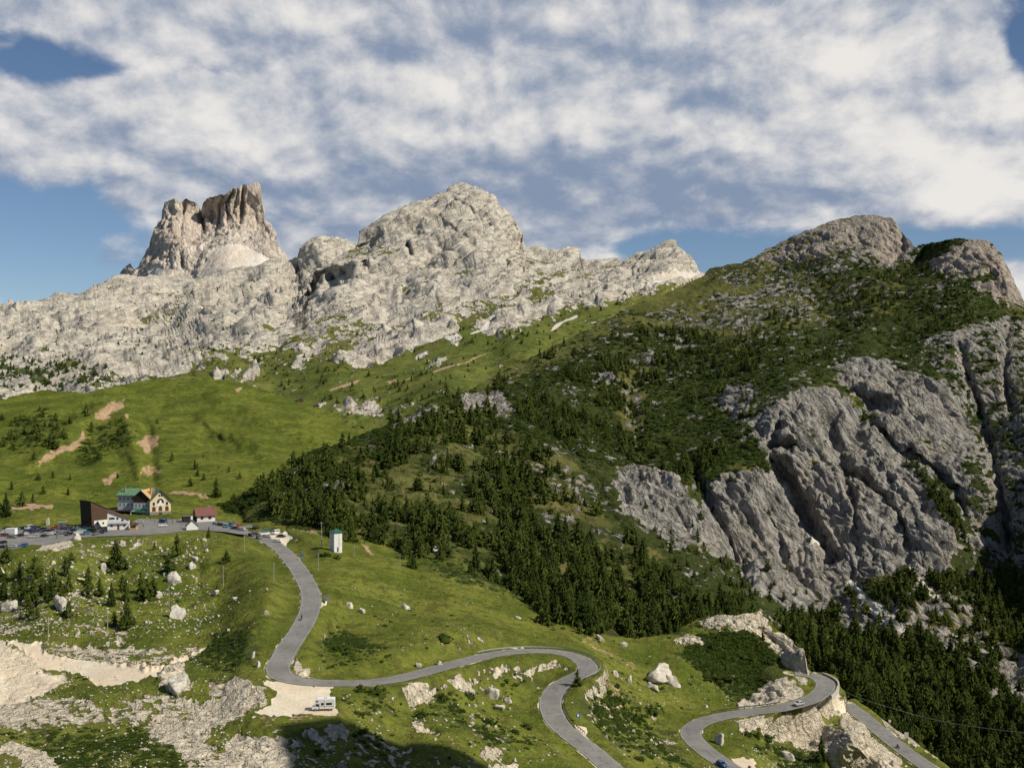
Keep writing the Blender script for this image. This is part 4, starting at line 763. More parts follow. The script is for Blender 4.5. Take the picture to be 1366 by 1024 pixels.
for k in range(6):
    Vc, Tc = crown_mesh(50 + k, 300, .075, True, (.6, .9, .75, 1.0, .55, .85)[k], (.33, .17, .3, .19, .26, .22)[k])
    root = empty('conifer_tree', (0, 0, 0), 0, 'x', 'tree'); trunk.build('trunk', M_BARK, root); link('crown', mesh_np('crown', Vc, Tc, M_FOL), root); protos.append(root)
UNIQ = {}
for i in sorted(BIG):
    x, y, z, h, zn = TREES[i]; lab, grp = TEXT[zn]
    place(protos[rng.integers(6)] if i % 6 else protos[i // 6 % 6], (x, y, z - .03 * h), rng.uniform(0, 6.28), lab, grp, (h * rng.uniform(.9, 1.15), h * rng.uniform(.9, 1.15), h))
for p in protos:
    if p.name not in KIDS: [bpy.data.objects.remove(c) for c in list(p.children)]; bpy.data.objects.remove(p)
def merged(name, temps, inst, mat, kind='stuff', tint=True):
    Vs = []; Ts = []; C = []; off = 0
    inst = np.array(inst, f32); which = rng.integers(len(temps), size=len(inst))
    for k, (V, T) in enumerate(temps):
        I = inst[which == k]
        if len(I) == 0: continue
        a = rng.uniform(0, 6.283, len(I)).astype(f32); ca = np.cos(a)[:, None]; sa = np.sin(a)[:, None]
        X = (V[None, :, 0] * ca - V[None, :, 1] * sa) * I[:, 3:4] + I[:, 0:1]; Y = (V[None, :, 0] * sa + V[None, :, 1] * ca) * I[:, 4:5] + I[:, 1:2]; Z = V[None, :, 2] * I[:, 5:6] + I[:, 2:3]
        Vs.append(np.stack([X, Y, Z], -1).reshape(-1, 3)); Ts.append((T[None] + (np.arange(len(I)) * len(V))[:, None, None]).reshape(-1, 3) + off); off += len(I) * len(V)
        C.append(np.repeat(rng.random(len(I)).astype(f32), len(V)))
    me = mesh_np(name, np.concatenate(Vs), np.concatenate(Ts), mat)
    if tint:
        a = me.attributes.new('tint', 'FLOAT', 'POINT'); a.data.foreach_set('value', np.concatenate(C))
    o = link(name, me); o['kind'] = kind; return o
low = [crown_mesh(90 + k, 62, .14, True, (.6, .9, .75, .95, .55)[k], (.36, .18, .33, .22, .28)[k]) for k in range(5)]
inst = [(x, y, z - .04 * h, h * 1.05, h * 1.05, h) for i, (x, y, z, h, zn) in enumerate(TREES) if i not in BIG]
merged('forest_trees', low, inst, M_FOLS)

# low pine scrub
def mound(seed, K):
    r = np.random.default_rng(seed); V = []; T = []
    for i in range(K):
        th = r.uniform(0, 6.283); q = r.random() ** .55; zz = (1 - q * q) * (.55 + .45 * r.random()); c = np.array([q * math.cos(th), q * math.sin(th), zz * .95 - .05])
        s = .2 * (.6 + .8 * r.random()); d = r.normal(size=3); d[2] = abs(d[2]) * .6; d /= np.linalg.norm(d); e = np.cross(d, [0, 0, 1.]); e /= np.linalg.norm(e) + 1e-6
        k = len(V); V += [c + d * s + np.array([0, 0, .12]), c - d * s * .8 + e * s * .8, c - d * s * .8 - e * s * .8, c + np.array([0, 0, s * 1.1])]; T += [(k, k + 1, k + 3), (k, k + 3, k + 2), (k + 1, k + 2, k + 3)]
    n = 7; i0 = len(V)
    for t, q in ((-.25, .85), (.3, .62)):
        for k in range(n): V.append(np.array([q * math.cos(6.283 * k / n), q * math.sin(6.283 * k / n), t]))
    V.append(np.array([0, 0, .62]))
    for k in range(n): a = i0 + k; b = i0 + (k + 1) % n; T += [(a, b, b + n), (a, b + n, a + n), (a + n, b + n, i0 + 2 * n)]
    return np.array(V, f32), np.array(T, np.int32)
mounds = [mound(300 + k, 26) for k in range(5)]
SC = []
def scrub(key, poly, n, w0, w1, **k):
    for p in scatter(key, poly, n, **k):
        w = w0 + (w1 - w0) * rng.random() ** 1.5; SC.append((p[0], p[1], p[2] - .1, w, w * rng.uniform(.7, 1.2), w * rng.uniform(.35, .6)))
ALL = [(-200, 0), (1560, 0), (1560, 1300), (-200, 1300)]
scrub('wood', [(290, 500), (1560, 250), (1560, 620), (900, 650), (640, 560), (290, 690)], 9500, 1.3, 3.4, wt=2.2, clump=.35, cs=70, nzmin=.05)
scrub('wood', [(290, 620), (640, 540), (900, 640), (1560, 620), (1560, 1100), (290, 900)], 6500, .8, 2.4, wt=2.0, clump=.5, cs=35, nzmin=.1)
scrub('near', ALL, 3300, .5, 1.5, wt=2.2, clump=.3, cs=20)
scrub('near', [(930, 845), (1000, 832), (1040, 865), (1063, 905), (1030, 910), (1005, 920), (985, 925), (945, 890), (905, 866)], 700, .9, 2.0, wt=2)
scrub('near', [(400, 780), (1000, 830), (1000, 1040), (420, 1040)], 160, .5, 1.3)
scrub('near', [(100, 600), (125, 572), (160, 556), (182, 575), (175, 592), (150, 602), (120, 622), (108, 620)], 190, 1.2, 3.2, nzmin=0.)
scrub('near', [(0, 596), (15, 560), (60, 545), (90, 565), (70, 590), (30, 606)], 130, 1.2, 3.0, nzmin=0.)
scrub('near', [(255, 880), (300, 850), (345, 850), (355, 872), (340, 902), (300, 895)], 260, .5, 1.3)
scrub('near', [(410, 880), (430, 853), (470, 848), (500, 866), (535, 878), (440, 890)], 200, .4, 1.1)
scrub('near', [(0, 978), (190, 965), (240, 1010), (260, 1060), (90, 1060), (60, 1000)], 420, .45, 1.5)
scrub('dome', ALL, 900, 1.0, 2.4, clump=.5); scrub('left', [(0, 380), (400, 380), (400, 500), (0, 545)], 700, 1.2, 2.8, rock=.12, clump=.6)
for q_ in ([(260, 740), (420, 740), (370, 860), (250, 860)], [(430, 740), (560, 770), (760, 850), (560, 880), (420, 890)], [(420, 920), (700, 890), (780, 1010), (500, 1010)], [(790, 880), (930, 900), (960, 1010), (830, 1010)], [(0, 740), (260, 740), (260, 860), (0, 850)]): scrub('near', q_, 650, .16, .5)
for u, v, w, h in [(590, 853, 26, 7), (590, 851, 18, 7), (450, 867, 24, 9), (462, 873, 20, 7), (500, 925, 34, 12), (480, 922, 20, 10), (588, 934, 15, 9), (700, 742, 8, 5), (432, 742, 18, 6), (446, 745, 14, 6), (236, 803, 10, 5), (208, 800, 8, 4), (620, 930, 18, 10), (650, 965, 25, 9), (700, 970, 22, 8), (560, 955, 24, 10), (870, 950, 22, 12), (850, 960, 20, 10), (830, 935, 18, 8), (1030, 985, 20, 9), (1000, 980, 14, 6)]:
    p = hit('near', u, v); k = p.y / F; SC.append((p.x, p.y, p.z - .1, w * .5 * k, w * .4 * k, h * 1.1 * k))
merged('dwarf_pine_scrub', mounds, SC, M_MUGO)

# ------------------------------------------------------------------ boulders
M_BOULD, N_, b_ = new_mat('boulder_limestone'); t_ = N_.node('ShaderNodeTexCoord'); ob = N_.node('ShaderNodeObjectInfo')
v_ = N_.vm('ADD', t_.outputs['Object'], N_.vm('SCALE', N_.vm('ADD', (1., 2., 3.), (0, 0, 0)), sc_=3.)); na = N_.noise(v_, 2.2, 6, .65, .5); nb = N_.noise(v_, 8, 3, .6)
c_ = N_.mix(N_.ss(na, .35, .62), (.24, .225, .19), (.6, .565, .49)); c_ = N_.mix(N_.m('MULTIPLY', N_.ss(nb, .52, .7), .5), c_, (.2, .19, .17))
c_ = N_.mix(N_.m('MULTIPLY', ob.outputs['Random'], .35), c_, (.66, .61, .52)); N_.put(b_.inputs['Base Color'], c_); b_.inputs['Roughness'].default_value = .95; bump(N_, b_, N_.m('ADD', na, nb), .12)
def rock_mesh(seed, sub=3):
    import bmesh
    bm = bmesh.new(); bmesh.ops.create_icosphere(bm, subdivisions=sub, radius=1); r = np.random.default_rng(seed)
    V = np.array([v.co[:] for v in bm.verts], f32)
    for _ in range(14):                                   # broken faces
        n = r.normal(size=3); n[2] = n[2] * .7 + .2; n /= np.linalg.norm(n); d = r.uniform(.38, .75); q = V @ n - d; V -= np.maximum(q, 0)[:, None] * n * .98
    V *= (1 + .42 * fbm(V[:, 0] * 1.7 + seed, V[:, 1] * 1.7, V[:, 2] * 1.7, 4, seed, .6, True))[:, None]
    T = np.array([[v.index for v in f.verts] for f in bm.faces], np.int32); bm.free()
    V[:, 2] = np.where(V[:, 2] < -.35, -.35 + (V[:, 2] + .35) * .3, V[:, 2]); return V.astype(f32), T
rocks_hi = [rock_mesh(400 + k) for k in range(7)]
RM = [mesh_np('boulder', V, T, M_BOULD) for V, T in rocks_hi]
_rb = [0]
def boulder(key, u, v, w, h, label, group=None):
    p = hit(key, u, v + h * .38); k = p.y / F; o = bpy.data.objects.new('boulder', RM[_rb[0] % 7]); _rb[0] += 1; COL.objects.link(o)
    o.location = (p.x, p.y, p.z + .08 * h * k); o.rotation_euler = (0, 0, random.uniform(0, 6.28)); o.scale = (w * .5 * k, w * .42 * k, h * .66 * k)
    return tag(o, label, 'boulder', group)
NB = [(83.5, 803, 27, 23, 'large grey boulder below the young conifers of the stony field'), (14, 806, 27, 18, 'big pale boulder at the left edge of the stony field'), (234, 816, 29, 19, 'broad grey boulder alone in the grass beside a pole'), (3, 760, 22, 34, 'tall grey rock at the far left edge below the car park'),
      (137, 755, 15, 14, 'rounded grey boulder next to the tallest conifer of the stony field'), (230, 768, 23, 19, 'jagged white boulder at the foot of a bushy conifer'), (256, 751, 18, 12, 'pale boulder right of the two stacked conifers'), (262, 744, 12, 8, 'small pale boulder above its bigger neighbour in the grass'), (209, 790, 13, 12, 'white boulder right of a row of conifers'),
      (101, 716, 18, 11, 'light boulder at the front edge of the car park'), (62, 694, 8, 14, 'upright pale stone behind the parked cars'), (461, 805.5, 17, 9, 'white block left in the meadow right of the road bend'), (481, 813, 14, 8, 'low white stones just below the meadow block'), (540, 807, 18, 12, 'rounded pale boulder in the middle of the meadow'),
      (287.7, 790, 13, 8, 'pale boulder left of the road on the open grass'), (316, 797, 12, 5, 'flat stones on the grass left of the road'), (359, 817, 11, 6, 'small white slab close to the road bend'), (337, 872, 8, 15, 'narrow tilted rock beside the scrub by the road'), (345, 884, 10, 12, 'tilted rock just left of the lower road bend'), (656, 922, 26, 19, 'tall white pointed boulder above the hairpin valley'),
      (676, 931, 14, 10, 'white rock leaning on the pointed boulder'), (667, 942, 20, 9, 'grey slab in front of the white pointed boulder'), (630, 907, 8, 9, 'small white tooth of rock in green grass'), (878, 897, 50, 24, 'huge grey boulder on the slope below the forest'), (895, 903, 26, 20, 'right half of the huge split boulder'),
      (820.6, 896, 14, 9, 'pale boulder between hairpin and huge boulder'), (840.5, 904, 10, 12, 'upright pale rock left of the huge boulder'), (873, 913, 22, 11, 'pale rocks fallen in front of the huge boulder'), (801, 850, 14, 9, 'pale rock under the forest edge'), (832, 858.5, 11, 8, 'grey stone under the forest edge'), (960, 985, 18, 16, 'broken pale rock inside the right hairpin'),
      (1052, 1004, 25, 16, 'grey rounded boulder under the quarried face'), (1121, 1011, 34, 19, 'big grey boulder beside a young conifer at the bottom'), (1193, 1016, 14, 12, 'grey rock at the foot of the spur beside the lower road'), (1219, 993, 9, 7, 'pale stone on the outer edge of the lower road'), (236, 912, 40, 22, 'grey rock hump beside the white gravel track'), (556.7, 886, 12, 8, 'white boulder beside the middle road'), (586, 884, 14, 7, 'cream boulder on the verge of the middle road'),
      (690, 822, 10, 4, 'small pale stone under the lower forest edge')]
for b in NB: boulder('near', *b)
for n_, (poly, cnt, w0, w1, lab, grp) in enumerate([([(0, 745), (130, 735), (250, 735), (270, 765), (200, 830), (100, 840), (0, 840)], 85, 3.5, 9, 'pale limestone block scattered in the stony field below the car park', 'blocks of the stony field'), ([(210, 712), (262, 710), (290, 730), (250, 745), (200, 735)], 22, 3.5, 8, 'white stone on the bank below the inn square', 'stones of the bank below the square'),
        ([(270, 780), (390, 780), (370, 850), (270, 850)], 14, 3, 7, 'small white stone on the grass left of the road', 'stones left of the road'), ([(450, 930), (740, 890), (760, 960), (790, 1020), (560, 1010)], 32, 3.5, 9, 'pale rock among grass and scrub between the roads', 'rocks between the roads'), ([(790, 900), (900, 900), (960, 950), (905, 980), (950, 1020), (830, 1020), (760, 960)], 26, 3, 8, 'pale rock on the slope between the two hairpins', 'rocks between the hairpins'),
        ([(450, 780), (700, 800), (640, 850), (450, 850)], 8, 2.5, 5, 'small white stone in the smooth meadow', 'stones of the meadow')]):
    for p in scatter('near', poly, cnt, rock=.6):
        u, v = pixel(p); w = random.uniform(w0, w1) * random.uniform(.6, 1)
        boulder('near', u, v, w, w * random.uniform(.45, .85), lab, grp)
rl = [rock_mesh(500 + k, 1) for k in range(4)]
inst = []
for poly, cnt, s0, s1, rk_ in [([(-150, 745), (270, 735), (300, 850), (-150, 850)], 1500, .2, .6, 1), ([(-150, 850), (410, 860), (460, 1040), (-150, 1060)], 3000, .12, .5, 1), ([(430, 900), (980, 900), (1000, 1040), (430, 1040)], 420, .15, .5, 1), ([(930, 815), (1100, 810), (1250, 1030), (980, 1030)], 900, .15, .5, 1), ([(260, 770), (700, 770), (700, 900), (260, 900)], 160, .15, .4, 1)]:
    for p in scatter('near', poly, cnt, rock=rk_, clump=.5, cs=12, nzmin=.1):
        s = s0 + (s1 - s0) * random.random() ** 2.5; inst.append((p[0], p[1], p[2], s * 1.2, s, s * .8))
merged('scattered_stones', rl, inst, M_BOULD)

# ------------------------------------------------------------------ cars
def car_paint(name, c): return plain_mat(name, c, .25, .06, 2, spec=.6)
PAINT = dict(black=(.015, .015, .017), navy=(.02, .03, .07), silver=(.42, .43, .44), grey=(.13, .135, .14), white=(.75, .75, .73), red=(.35, .025, .02), dark_red=(.14, .02, .02), blue=(.03, .09, .26), teal=(.04, .16, .19))
PM = {k: car_paint('car_paint_' + k, v) for k, v in PAINT.items()}
M_LAMP = plain_mat('lamp_lens', (.6, .6, .58), .15, .1, 2, spec=.7); M_TAIL = plain_mat('tail_lamp', (.3, .02, .015), .25, .1, 2)
whl = MB().cyl((0, -.11, 0), (0, .11, 0), .32, None, 14).build('wheel', M_TYRE); rimm = MB().cyl((0, -.125, 0), (0, .125, 0), .19, None, 10).build('rim', M_METAL)
WM, RMM = whl.data, rimm.data; bpy.data.objects.remove(whl); bpy.data.objects.remove(rimm)
def make_car(shape, colour, cat='car'):
    L, Wd, H, body, cab = {'hatch': (4.1, 1.7, 1.45, [(-2.03, .35), (-2.0, .75), (-1.75, .9), (-.95, .98), (-.3, 1.38), (1.1, 1.45), (1.75, 1.35), (2.03, .9), (2.05, .35)], (-.72, 1.85, .93, 1.33)), 'estate': (4.6, 1.75, 1.5, [(-2.3, .35), (-2.27, .72), (-2.0, .88), (-1.1, .97), (-.45, 1.4), (1.6, 1.48), (2.15, 1.3), (2.3, .85), (2.3, .35)], (-.88, 2.15, .93, 1.35)),
        'saloon': (4.5, 1.74, 1.42, [(-2.25, .35), (-2.2, .72), (-1.95, .86), (-1.05, .95), (-.4, 1.36), (.75, 1.4), (1.4, 1.0), (2.15, .95), (2.25, .7), (2.25, .35)], (-.8, 1.2, .92, 1.3)), 'van': (4.9, 1.9, 1.95, [(-2.45, .35), (-2.42, .95), (-2.1, 1.15), (-1.5, 1.85), (-1.2, 1.95), (2.35, 1.95), (2.45, 1.6), (2.45, .35)], (-1.95, 2.2, 1.2, 1.72))}[shape]
    root = empty('parked_car' if cat != 'van' else 'parked_van', (0, 0, 0), 0, 'x', cat)
    def section(pts, hw, ins, z0):
        m = MB(); n = len(pts); rings = []
        for y, kk in ((-hw, ins), (-hw * .86, 0), (hw * .86, 0), (hw, ins)): rings.append([(x * (1 - kk * .03), y, z0 + (z - z0) * (1 - kk * .06)) for x, z in pts])
        return m.loft(rings)
    low_ = [(x, min(z, 1.0 if shape != 'van' else 1.15)) for x, z in body]
    section(low_, Wd / 2, 1, .3).build('body', PM[colour], root, bev=.03)
    up = [(x, z) for x, z in body if z > (.93 if shape != 'van' else 1.1)]
    section(up, Wd / 2 * .88, 1, .9).build('roof', PM[colour], root, bev=.03)
    x0, x1, z0, z1 = cab
    for s in (-1, 1):
        g = MB(); y = s * Wd / 2 * .885; g.add([(x0 + .12, y, z0 + .03), (x1 - .08, y, z0 + .03), (x1 - .3, y, z1), (x0 + .55, y, z1)], [(0, 1, 2, 3)]).build('side_window', M_DGLASS, root)
    wf = [p for p in body if p[1] > .9][:3]
    (xa, za), (xb, zb) = (up[0], up[1]); MB().add([(xa + .02, -Wd * .38, za + .03), (xa + .02, Wd * .38, za + .03), (xb - .04, Wd * .35, zb), (xb - .04, -Wd * .35, zb)], [(0, 1, 2, 3)]).build('windscreen', M_DGLASS, root).location = (-.035, 0, .03)
    (xa, za), (xb, zb) = (up[-1], up[-2]); MB().add([(xa, -Wd * .38, za), (xa, Wd * .38, za), (xb, Wd * .35, zb - .05), (xb, -Wd * .35, zb - .05)], [(0, 1, 2, 3)]).build('rear_window', M_DGLASS, root).location = (.035, 0, .02)
    for s in (-1, 1):
        MB().box(-L / 2 - .01, s * Wd * .34 - .16, .62, -L / 2 + .12, s * Wd * .34 + .16, .78).build('headlight', M_LAMP, root)
        MB().box(L / 2 - .1, s * Wd * .36 - .12, .7, L / 2 + .02, s * Wd * .36 + .12, .92).build('tail_light', M_TAIL, root)
        for x in (-L * .31, L * .3):
            wv = link('wheel', WM, root); wv.location = (x, s * (Wd / 2 - .08), .32); link('rim', RMM, wv)
    return root
CARP = {}
def tree_index(root):
    KIDS[root.name] = list(root.children)
    for c in root.children: tree_index(c)
def car(u, v, shape, colour, rz, label, group='cars parked on the pass', z=None, p=None):
    key = (shape, colour)
    if key not in CARP: CARP[key] = make_car(shape, colour, 'van' if shape == 'van' else 'car')
    p = p or (hit('near', u, v + 2) if u > 324 else lot_pt(u, v, LOTZ if z is None else z))
    return place(CARP[key], (p.x, p.y, p.z + .02), math.radians(rz), label, group)
C_ = [(8, 715, 'estate', 'dark_red', 190, 'dark red estate car parked in front of the white box van'), (16, 717.5, 'hatch', 'grey', 175, 'dark grey hatchback just right of the dark red estate car'), (26, 715.5, 'hatch', 'black', 20, 'black hatchback standing apart right of the dark red and grey cars'), (38, 711, 'van', 'navy', 30, 'dark navy van in the middle of the car park'),
      (49, 709.5, 'estate', 'navy', 70, 'navy estate car right of the dark navy van'), (45, 717, 'estate', 'silver', 15, 'silver estate car in the front row beside a black saloon'), (58, 716, 'saloon', 'black', 25, 'black saloon at the right end of the front row'), (61, 710, 'estate', 'black', 15, 'black estate car left of the silver hatchback and the red car'), (71, 706, 'estate', 'red', 10, 'bright red car among dark cars in the back row'),
      (72, 711.5, 'hatch', 'silver', 15, 'silver hatchback directly in front of the bright red car'), (83, 706.5, 'estate', 'navy', 20, 'navy estate car right of the bright red car, back row'), (87, 712, 'estate', 'grey', 10, 'grey estate car in front of the grey shed'), (97, 708.5, 'saloon', 'black', 15, 'black saloon near the black cable car station wall'), (116, 707.5, 'estate', 'teal', 10, 'teal estate car left of two dark cars before the station'),
      (122, 710, 'van', 'black', 15, 'black van in front of the brown boarded station wall'), (132.5, 711.5, 'saloon', 'black', 5, 'black saloon at the right end before the white station wing'), (3, 731, 'saloon', 'black', 12, 'black saloon at the near left edge of the car park'), (14.5, 730, 'estate', 'silver', 8, 'silver blue estate car near the left edge of the lot'), (31, 728.5, 'hatch', 'blue', 30, 'blue hatchback alone on the near edge of the lot'),
      (38, 705.5, 'van', 'silver', 85, 'silver van at the back edge beside the navy estate car'), (3, 711, 'hatch', 'silver', 80, 'silver hatchback left of the white box van'), (21, 707, 'hatch', 'teal', 60, 'teal hatchback right behind the white box van'), (28, 706, 'hatch', 'black', 60, 'black hatchback behind the navy van on the back edge'), (50, 705, 'hatch', 'black', 75, 'black hatchback at the back edge left of the red car'), (-6, 716, 'hatch', 'grey', 20, 'grey hatchback cut by the left edge'),
      (185, 697, 'estate', 'silver', 10, 'silver car on the square in front of the inn terrace'), (217, 702, 'hatch', 'white', 20, 'white hatchback in front of the blue van'), (218, 697, 'van', 'blue', 150, 'bright blue van on the square below the yellow inn'), (104, 712, 'hatch', 'white', 10, 'white hatchback between dark cars at the station corner')]
for c in C_: car(*c)
crnd = random.Random(4)
for k_, (u, v) in enumerate([(-14, 711), (-8, 706.5), (9, 706), (33, 713.5), (44, 705), (56, 707), (66, 708.5), (78, 712.5), (92, 706), (92, 713.5), (102, 706.5), (109, 709.5), (110, 705.5), (127, 707.5), (128, 713), (137, 709.5), (115, 712.5), (64, 713.5), (-10, 728), (3, 725)]):
    car(u, v, crnd.choice(('hatch', 'estate', 'saloon')), crnd.choice(('black', 'navy', 'grey', 'silver', 'teal', 'black')), crnd.choice((15, 195, 75, 10)), 'car packed among the other cars in the crowded car park by the station', 'cars crowded in the car park')
D_ = [(289, 699.5, 'hatch', 'silver', 150, 'silver hatchback beside the red roofed house'), (295, 701, 'hatch', 'black', 150, 'black hatchback second from the red roofed house'), (302, 703, 'estate', 'teal', 100, 'teal estate car in the roadside row near the house'), (308, 701.5, 'van', 'blue', 95, 'blue van behind the teal estate car by the road'), (314, 705.5, 'saloon', 'black', 165, 'black saloon at the road edge near the teal car'), (318, 703, 'hatch', 'red', 90, 'small red hatchback between dark and silver cars by the road'),
      (322, 707, 'hatch', 'silver', 160, 'silver hatchback at the road edge below the red hatchback'), (329, 702.5, 'estate', 'silver', 10, 'silver estate car in the back roadside row'), (339, 703.5, 'saloon', 'black', 5, 'black saloon in the back roadside row'), (352.5, 707, 'estate', 'teal', 15, 'teal estate car near the tan earth bank'), (340.4, 712, 'estate', 'grey', 165, 'dark grey estate car beside the road, alone on gravel'), (355, 715.5, 'estate', 'silver', 165, 'silver estate car on gravel before the white van'),
      (374.5, 713.5, 'saloon', 'black', 160, 'black saloon at the right end of the roadside parking')]
for c in D_: car(*c, group='cars parked beside the road at the pass')
car(367, 709.5, 'van', 'white', 70, 'white van near the right end of the roadside parking', 'cars parked beside the road at the pass')
car(370, 721, 'hatch', 'white', 165, 'white hatchback closest to the bend at the end of the parking', 'cars parked beside the road at the pass')
def on_road(k, u, v, side=0.):
    L = RD[k]; pu = L[:, 0] / L[:, 1] * F + CX; pv = CY - L[:, 2] / L[:, 1] * F; i = int(np.argmin((pu - u) ** 2 + (pv - v) ** 2)); i = min(max(i, 1), len(L) - 2)
    t = L[i + 1] - L[i - 1]; t = t / np.hypot(t[0], t[1]); return Vector((L[i][0] + t[1] * side, L[i][1] - t[0] * side, L[i][2] + .03)), math.degrees(math.atan2(t[1], t[0]))
for k, u, v, sd, sh, co_, fl, lab in [(0, 337, 724, 1.8, 'saloon', 'navy', 180, 'navy saloon driving along the road below the parked row'), (0, 347, 726, 1.8, 'hatch', 'grey', 180, 'grey blue hatchback driving behind the navy saloon'), (1, 1063, 936, -1.2, 'hatch', 'silver', 180, 'silver car driving past the rock wall toward the corner'), (1, 971, 1017, 1.7, 'hatch', 'blue', 180, 'small blue car driving down the right hairpin')]:
    p, a = on_road(k, u, v, sd); o = car(u, v, sh, co_, a + fl, lab, None, p=p)
# box van in the lot
bv = empty('white_box_van', tuple(lot_pt(13.5, 713.5)), math.radians(-8), 'white box van with a tall square body in the car park', 'van')
MB().box(-1.7, -1.1, .5, 3.0, 1.1, 3.2).build('cargo_box', M_WHITE, bv, bev=.05); MB().prism([(-3.2, .4), (-3.2, 1.1), (-2.8, 1.9), (-1.72, 2.0), (-1.72, .4)], -1, 1).build('cab', PM['white'], bv, bev=.04)
MB().add([(-3.17, -.8, 1.2), (-3.17, .8, 1.2), (-2.86, .75, 1.82), (-2.86, -.75, 1.82)], [(0, 1, 2, 3)]).build('windscreen', M_DGLASS, bv).location = (-.03, 0, .02)
for x in (-2.4, 1.9):
    for s in (-1, 1): o = link('wheel', WM, bv); o.location = (x, s * .95, .34)

# ------------------------------------------------------------------ camper van on the gravel
y_ = 82.8 * F / (946.5 - CY); cv = empty('camper_van', ((432 - CX) / F * y_, y_, GRAVZ + .03), math.radians(4), 'white alcove camper van parked alone on the pale gravel lot', 'camper van', s=.98)
bod = MB().prism([(-1.05, .55), (-1.05, 1.75), (-2.15, 2.05), (-2.3, 2.35), (-2.1, 2.95), (-1.5, 3.1), (2.75, 3.1), (2.85, 2.9), (2.9, .6)], -1.1, 1.1).build('living_body', M_WHITE, cv, bev=.06)
MB().prism([(-3.0, .45), (-3.0, .95), (-2.3, 1.15), (-1.75, 1.95), (-1.07, 1.98), (-1.07, .45)], -.95, .95).build('cab', M_WHITE, cv, bev=.05)
MB().add([(-2.32, -.82, 1.2), (-2.32, .82, 1.2), (-1.82, .78, 1.9), (-1.82, -.78, 1.9)], [(0, 1, 2, 3)]).build('windscreen', M_DGLASS, cv).location = (-.05, 0, .03)
for s in (-1, 1):
    MB().prism([(-2.1, 1.2), (-1.72, 1.75), (-1.2, 1.75), (-1.2, 1.2)], s * .965 - .01, s * .965 + .01).build('cab_window', M_DGLASS, cv)
    for a, b, z0, z1 in ((-.6, .1, 1.55, 2.15), (.7, 2.2, 1.6, 2.15)): MB().box(a, s * 1.11 - .02, z0, b, s * 1.11 + .02, z1).build('side_window', M_DGLASS, cv)
    MB().box(-1.85, s * 1.11 - .015, 2.35, -1.35, s * 1.11 + .015, 2.7).build('alcove_window', M_DGLASS, cv)
    for x in (-2.1, 1.6): w_ = link('wheel', WM, cv); w_.location = (x, s * .88, .36); link('rim', RMM, w_)
MB().box(.25, -1.13, .7, .3, -1.105, 2.6).box(-.9, -1.125, 1.2, 2.8, -1.107, 1.28).build('trim_stripe', M_SLATE, cv)
MB().box(.1, -.4, 3.1, .9, .4, 3.25).build('roof_hatch', M_GREYWALL, cv, bev=.03); MB().box(-3.08, -.95, .4, -2.98, .95, .62).build('bumper', M_SLATE, cv)
for s in (-1, 1): MB().box(-3.03, s * .65 - .15, .72, -2.98, s * .65 + .15, .9).build('headlight', M_LAMP, cv)

# ------------------------------------------------------------------ buildings
def wins(root, wallobj, spots, y, mat=M_GLASS, frame=M_WHITE, d=.06):
    """spots: x0, z0, x1, z1 on a wall whose outer face is at local y (facing -y)"""
    for x0, z0, x1, z1 in spots:
        w = MB().box(x0, y - .03, z0, x1, y + .1, z1).build('window', mat, root)
        f = MB(); t = .09
        f.box(x0 - t, y - d, z0 - t, x1 + t, y - .005, z0 - .001).box(x0 - t, y - d, z1 + .001, x1 + t, y - .005, z1 + t).box(x0 - t, y - d, z0, x0 - .001, y - .005, z1).box(x1 + .001, y - d, z0, x1 + t, y - .005, z1)
        f.build('frame', frame, w)
def winsx(root, x, spots, mat=M_GLASS, frame=M_WHITE, sgn=-1):
    for y0, z0, y1, z1 in spots:
        w = MB().box(min(x, x + sgn * .04), y0, z0, max(x, x + sgn * .04) + .0, y1, z1).build('window', mat, root)
        MB().box(min(x, x + sgn * .1), y0 - .12, z0 - .1, max(x, x + sgn * .1), y1 + .12, z0 - .002).build('sill', frame, w)

# yellow inn: gable to the lower right, long side to the lower left
p = lot_pt(214, 689); a = math.radians(30)
yi = empty('yellow_inn', (p.x, p.y, p.z), a, 'yellow plastered inn with green roof and painted gable at the pass', 'building')
MB().box(-5.3, 0, 0, 5.3, 12, 8.3).add([(-5.3, 0, 8.3), (5.3, 0, 8.3), (0, 0, 13.6), (-5.3, .3, 8.3), (5.3, .3, 8.3), (0, .3, 13.6)], [(0, 1, 2), (5, 4, 3), (0, 3, 4, 1), (1, 4, 5, 2), (2, 5, 3, 0)]).build('wall', M_YELLOW, yi)
MB().box(-5.36, -.06, 0, 5.36, 12.05, 2.7).build('stone_base', M_STONE, yi); MB().box(-5.34, 2, 2.71, -5.31, 12, 8.25).build('side_shade_panel', M_WOOD_B, yi)  # dark brown sheet stands in for shade on the left side wall
rf = MB(); 
for s in (-1, 1): rf.add([(s * 6.1, -.9, 7.7), (s * 6.1, 12.6, 7.7), (0, 12.6, 14.0), (0, -.9, 14.0), (s * 6.1, -.9, 7.45), (s * 6.1, 12.6, 7.45), (0, 12.6, 13.75), (0, -.9, 13.75)], [(0, 1, 2, 3), (7, 6, 5, 4), (0, 3, 7, 4), (1, 5, 6, 2), (0, 4, 5, 1), (2, 6, 7, 3)])
rfo = rf.build('roof', M_GREENROOF, yi); MB().box(-2.4, 6.5, 10.5, -1.4, 7.5, 14.8).build('chimney', M_STONE, rfo); MB().box(-6.2, -.98, 7.35, -6.05, -.9, 7.6).prism([(-6.15, 7.35), (0, 13.65), (0, 14.05), (-6.15, 7.75)], -1.0, -.92).prism([(6.15, 7.35), (6.15, 7.75), (0, 14.05), (0, 13.65)], -1.0, -.92).build('barge_board', M_WOOD_D, rfo)
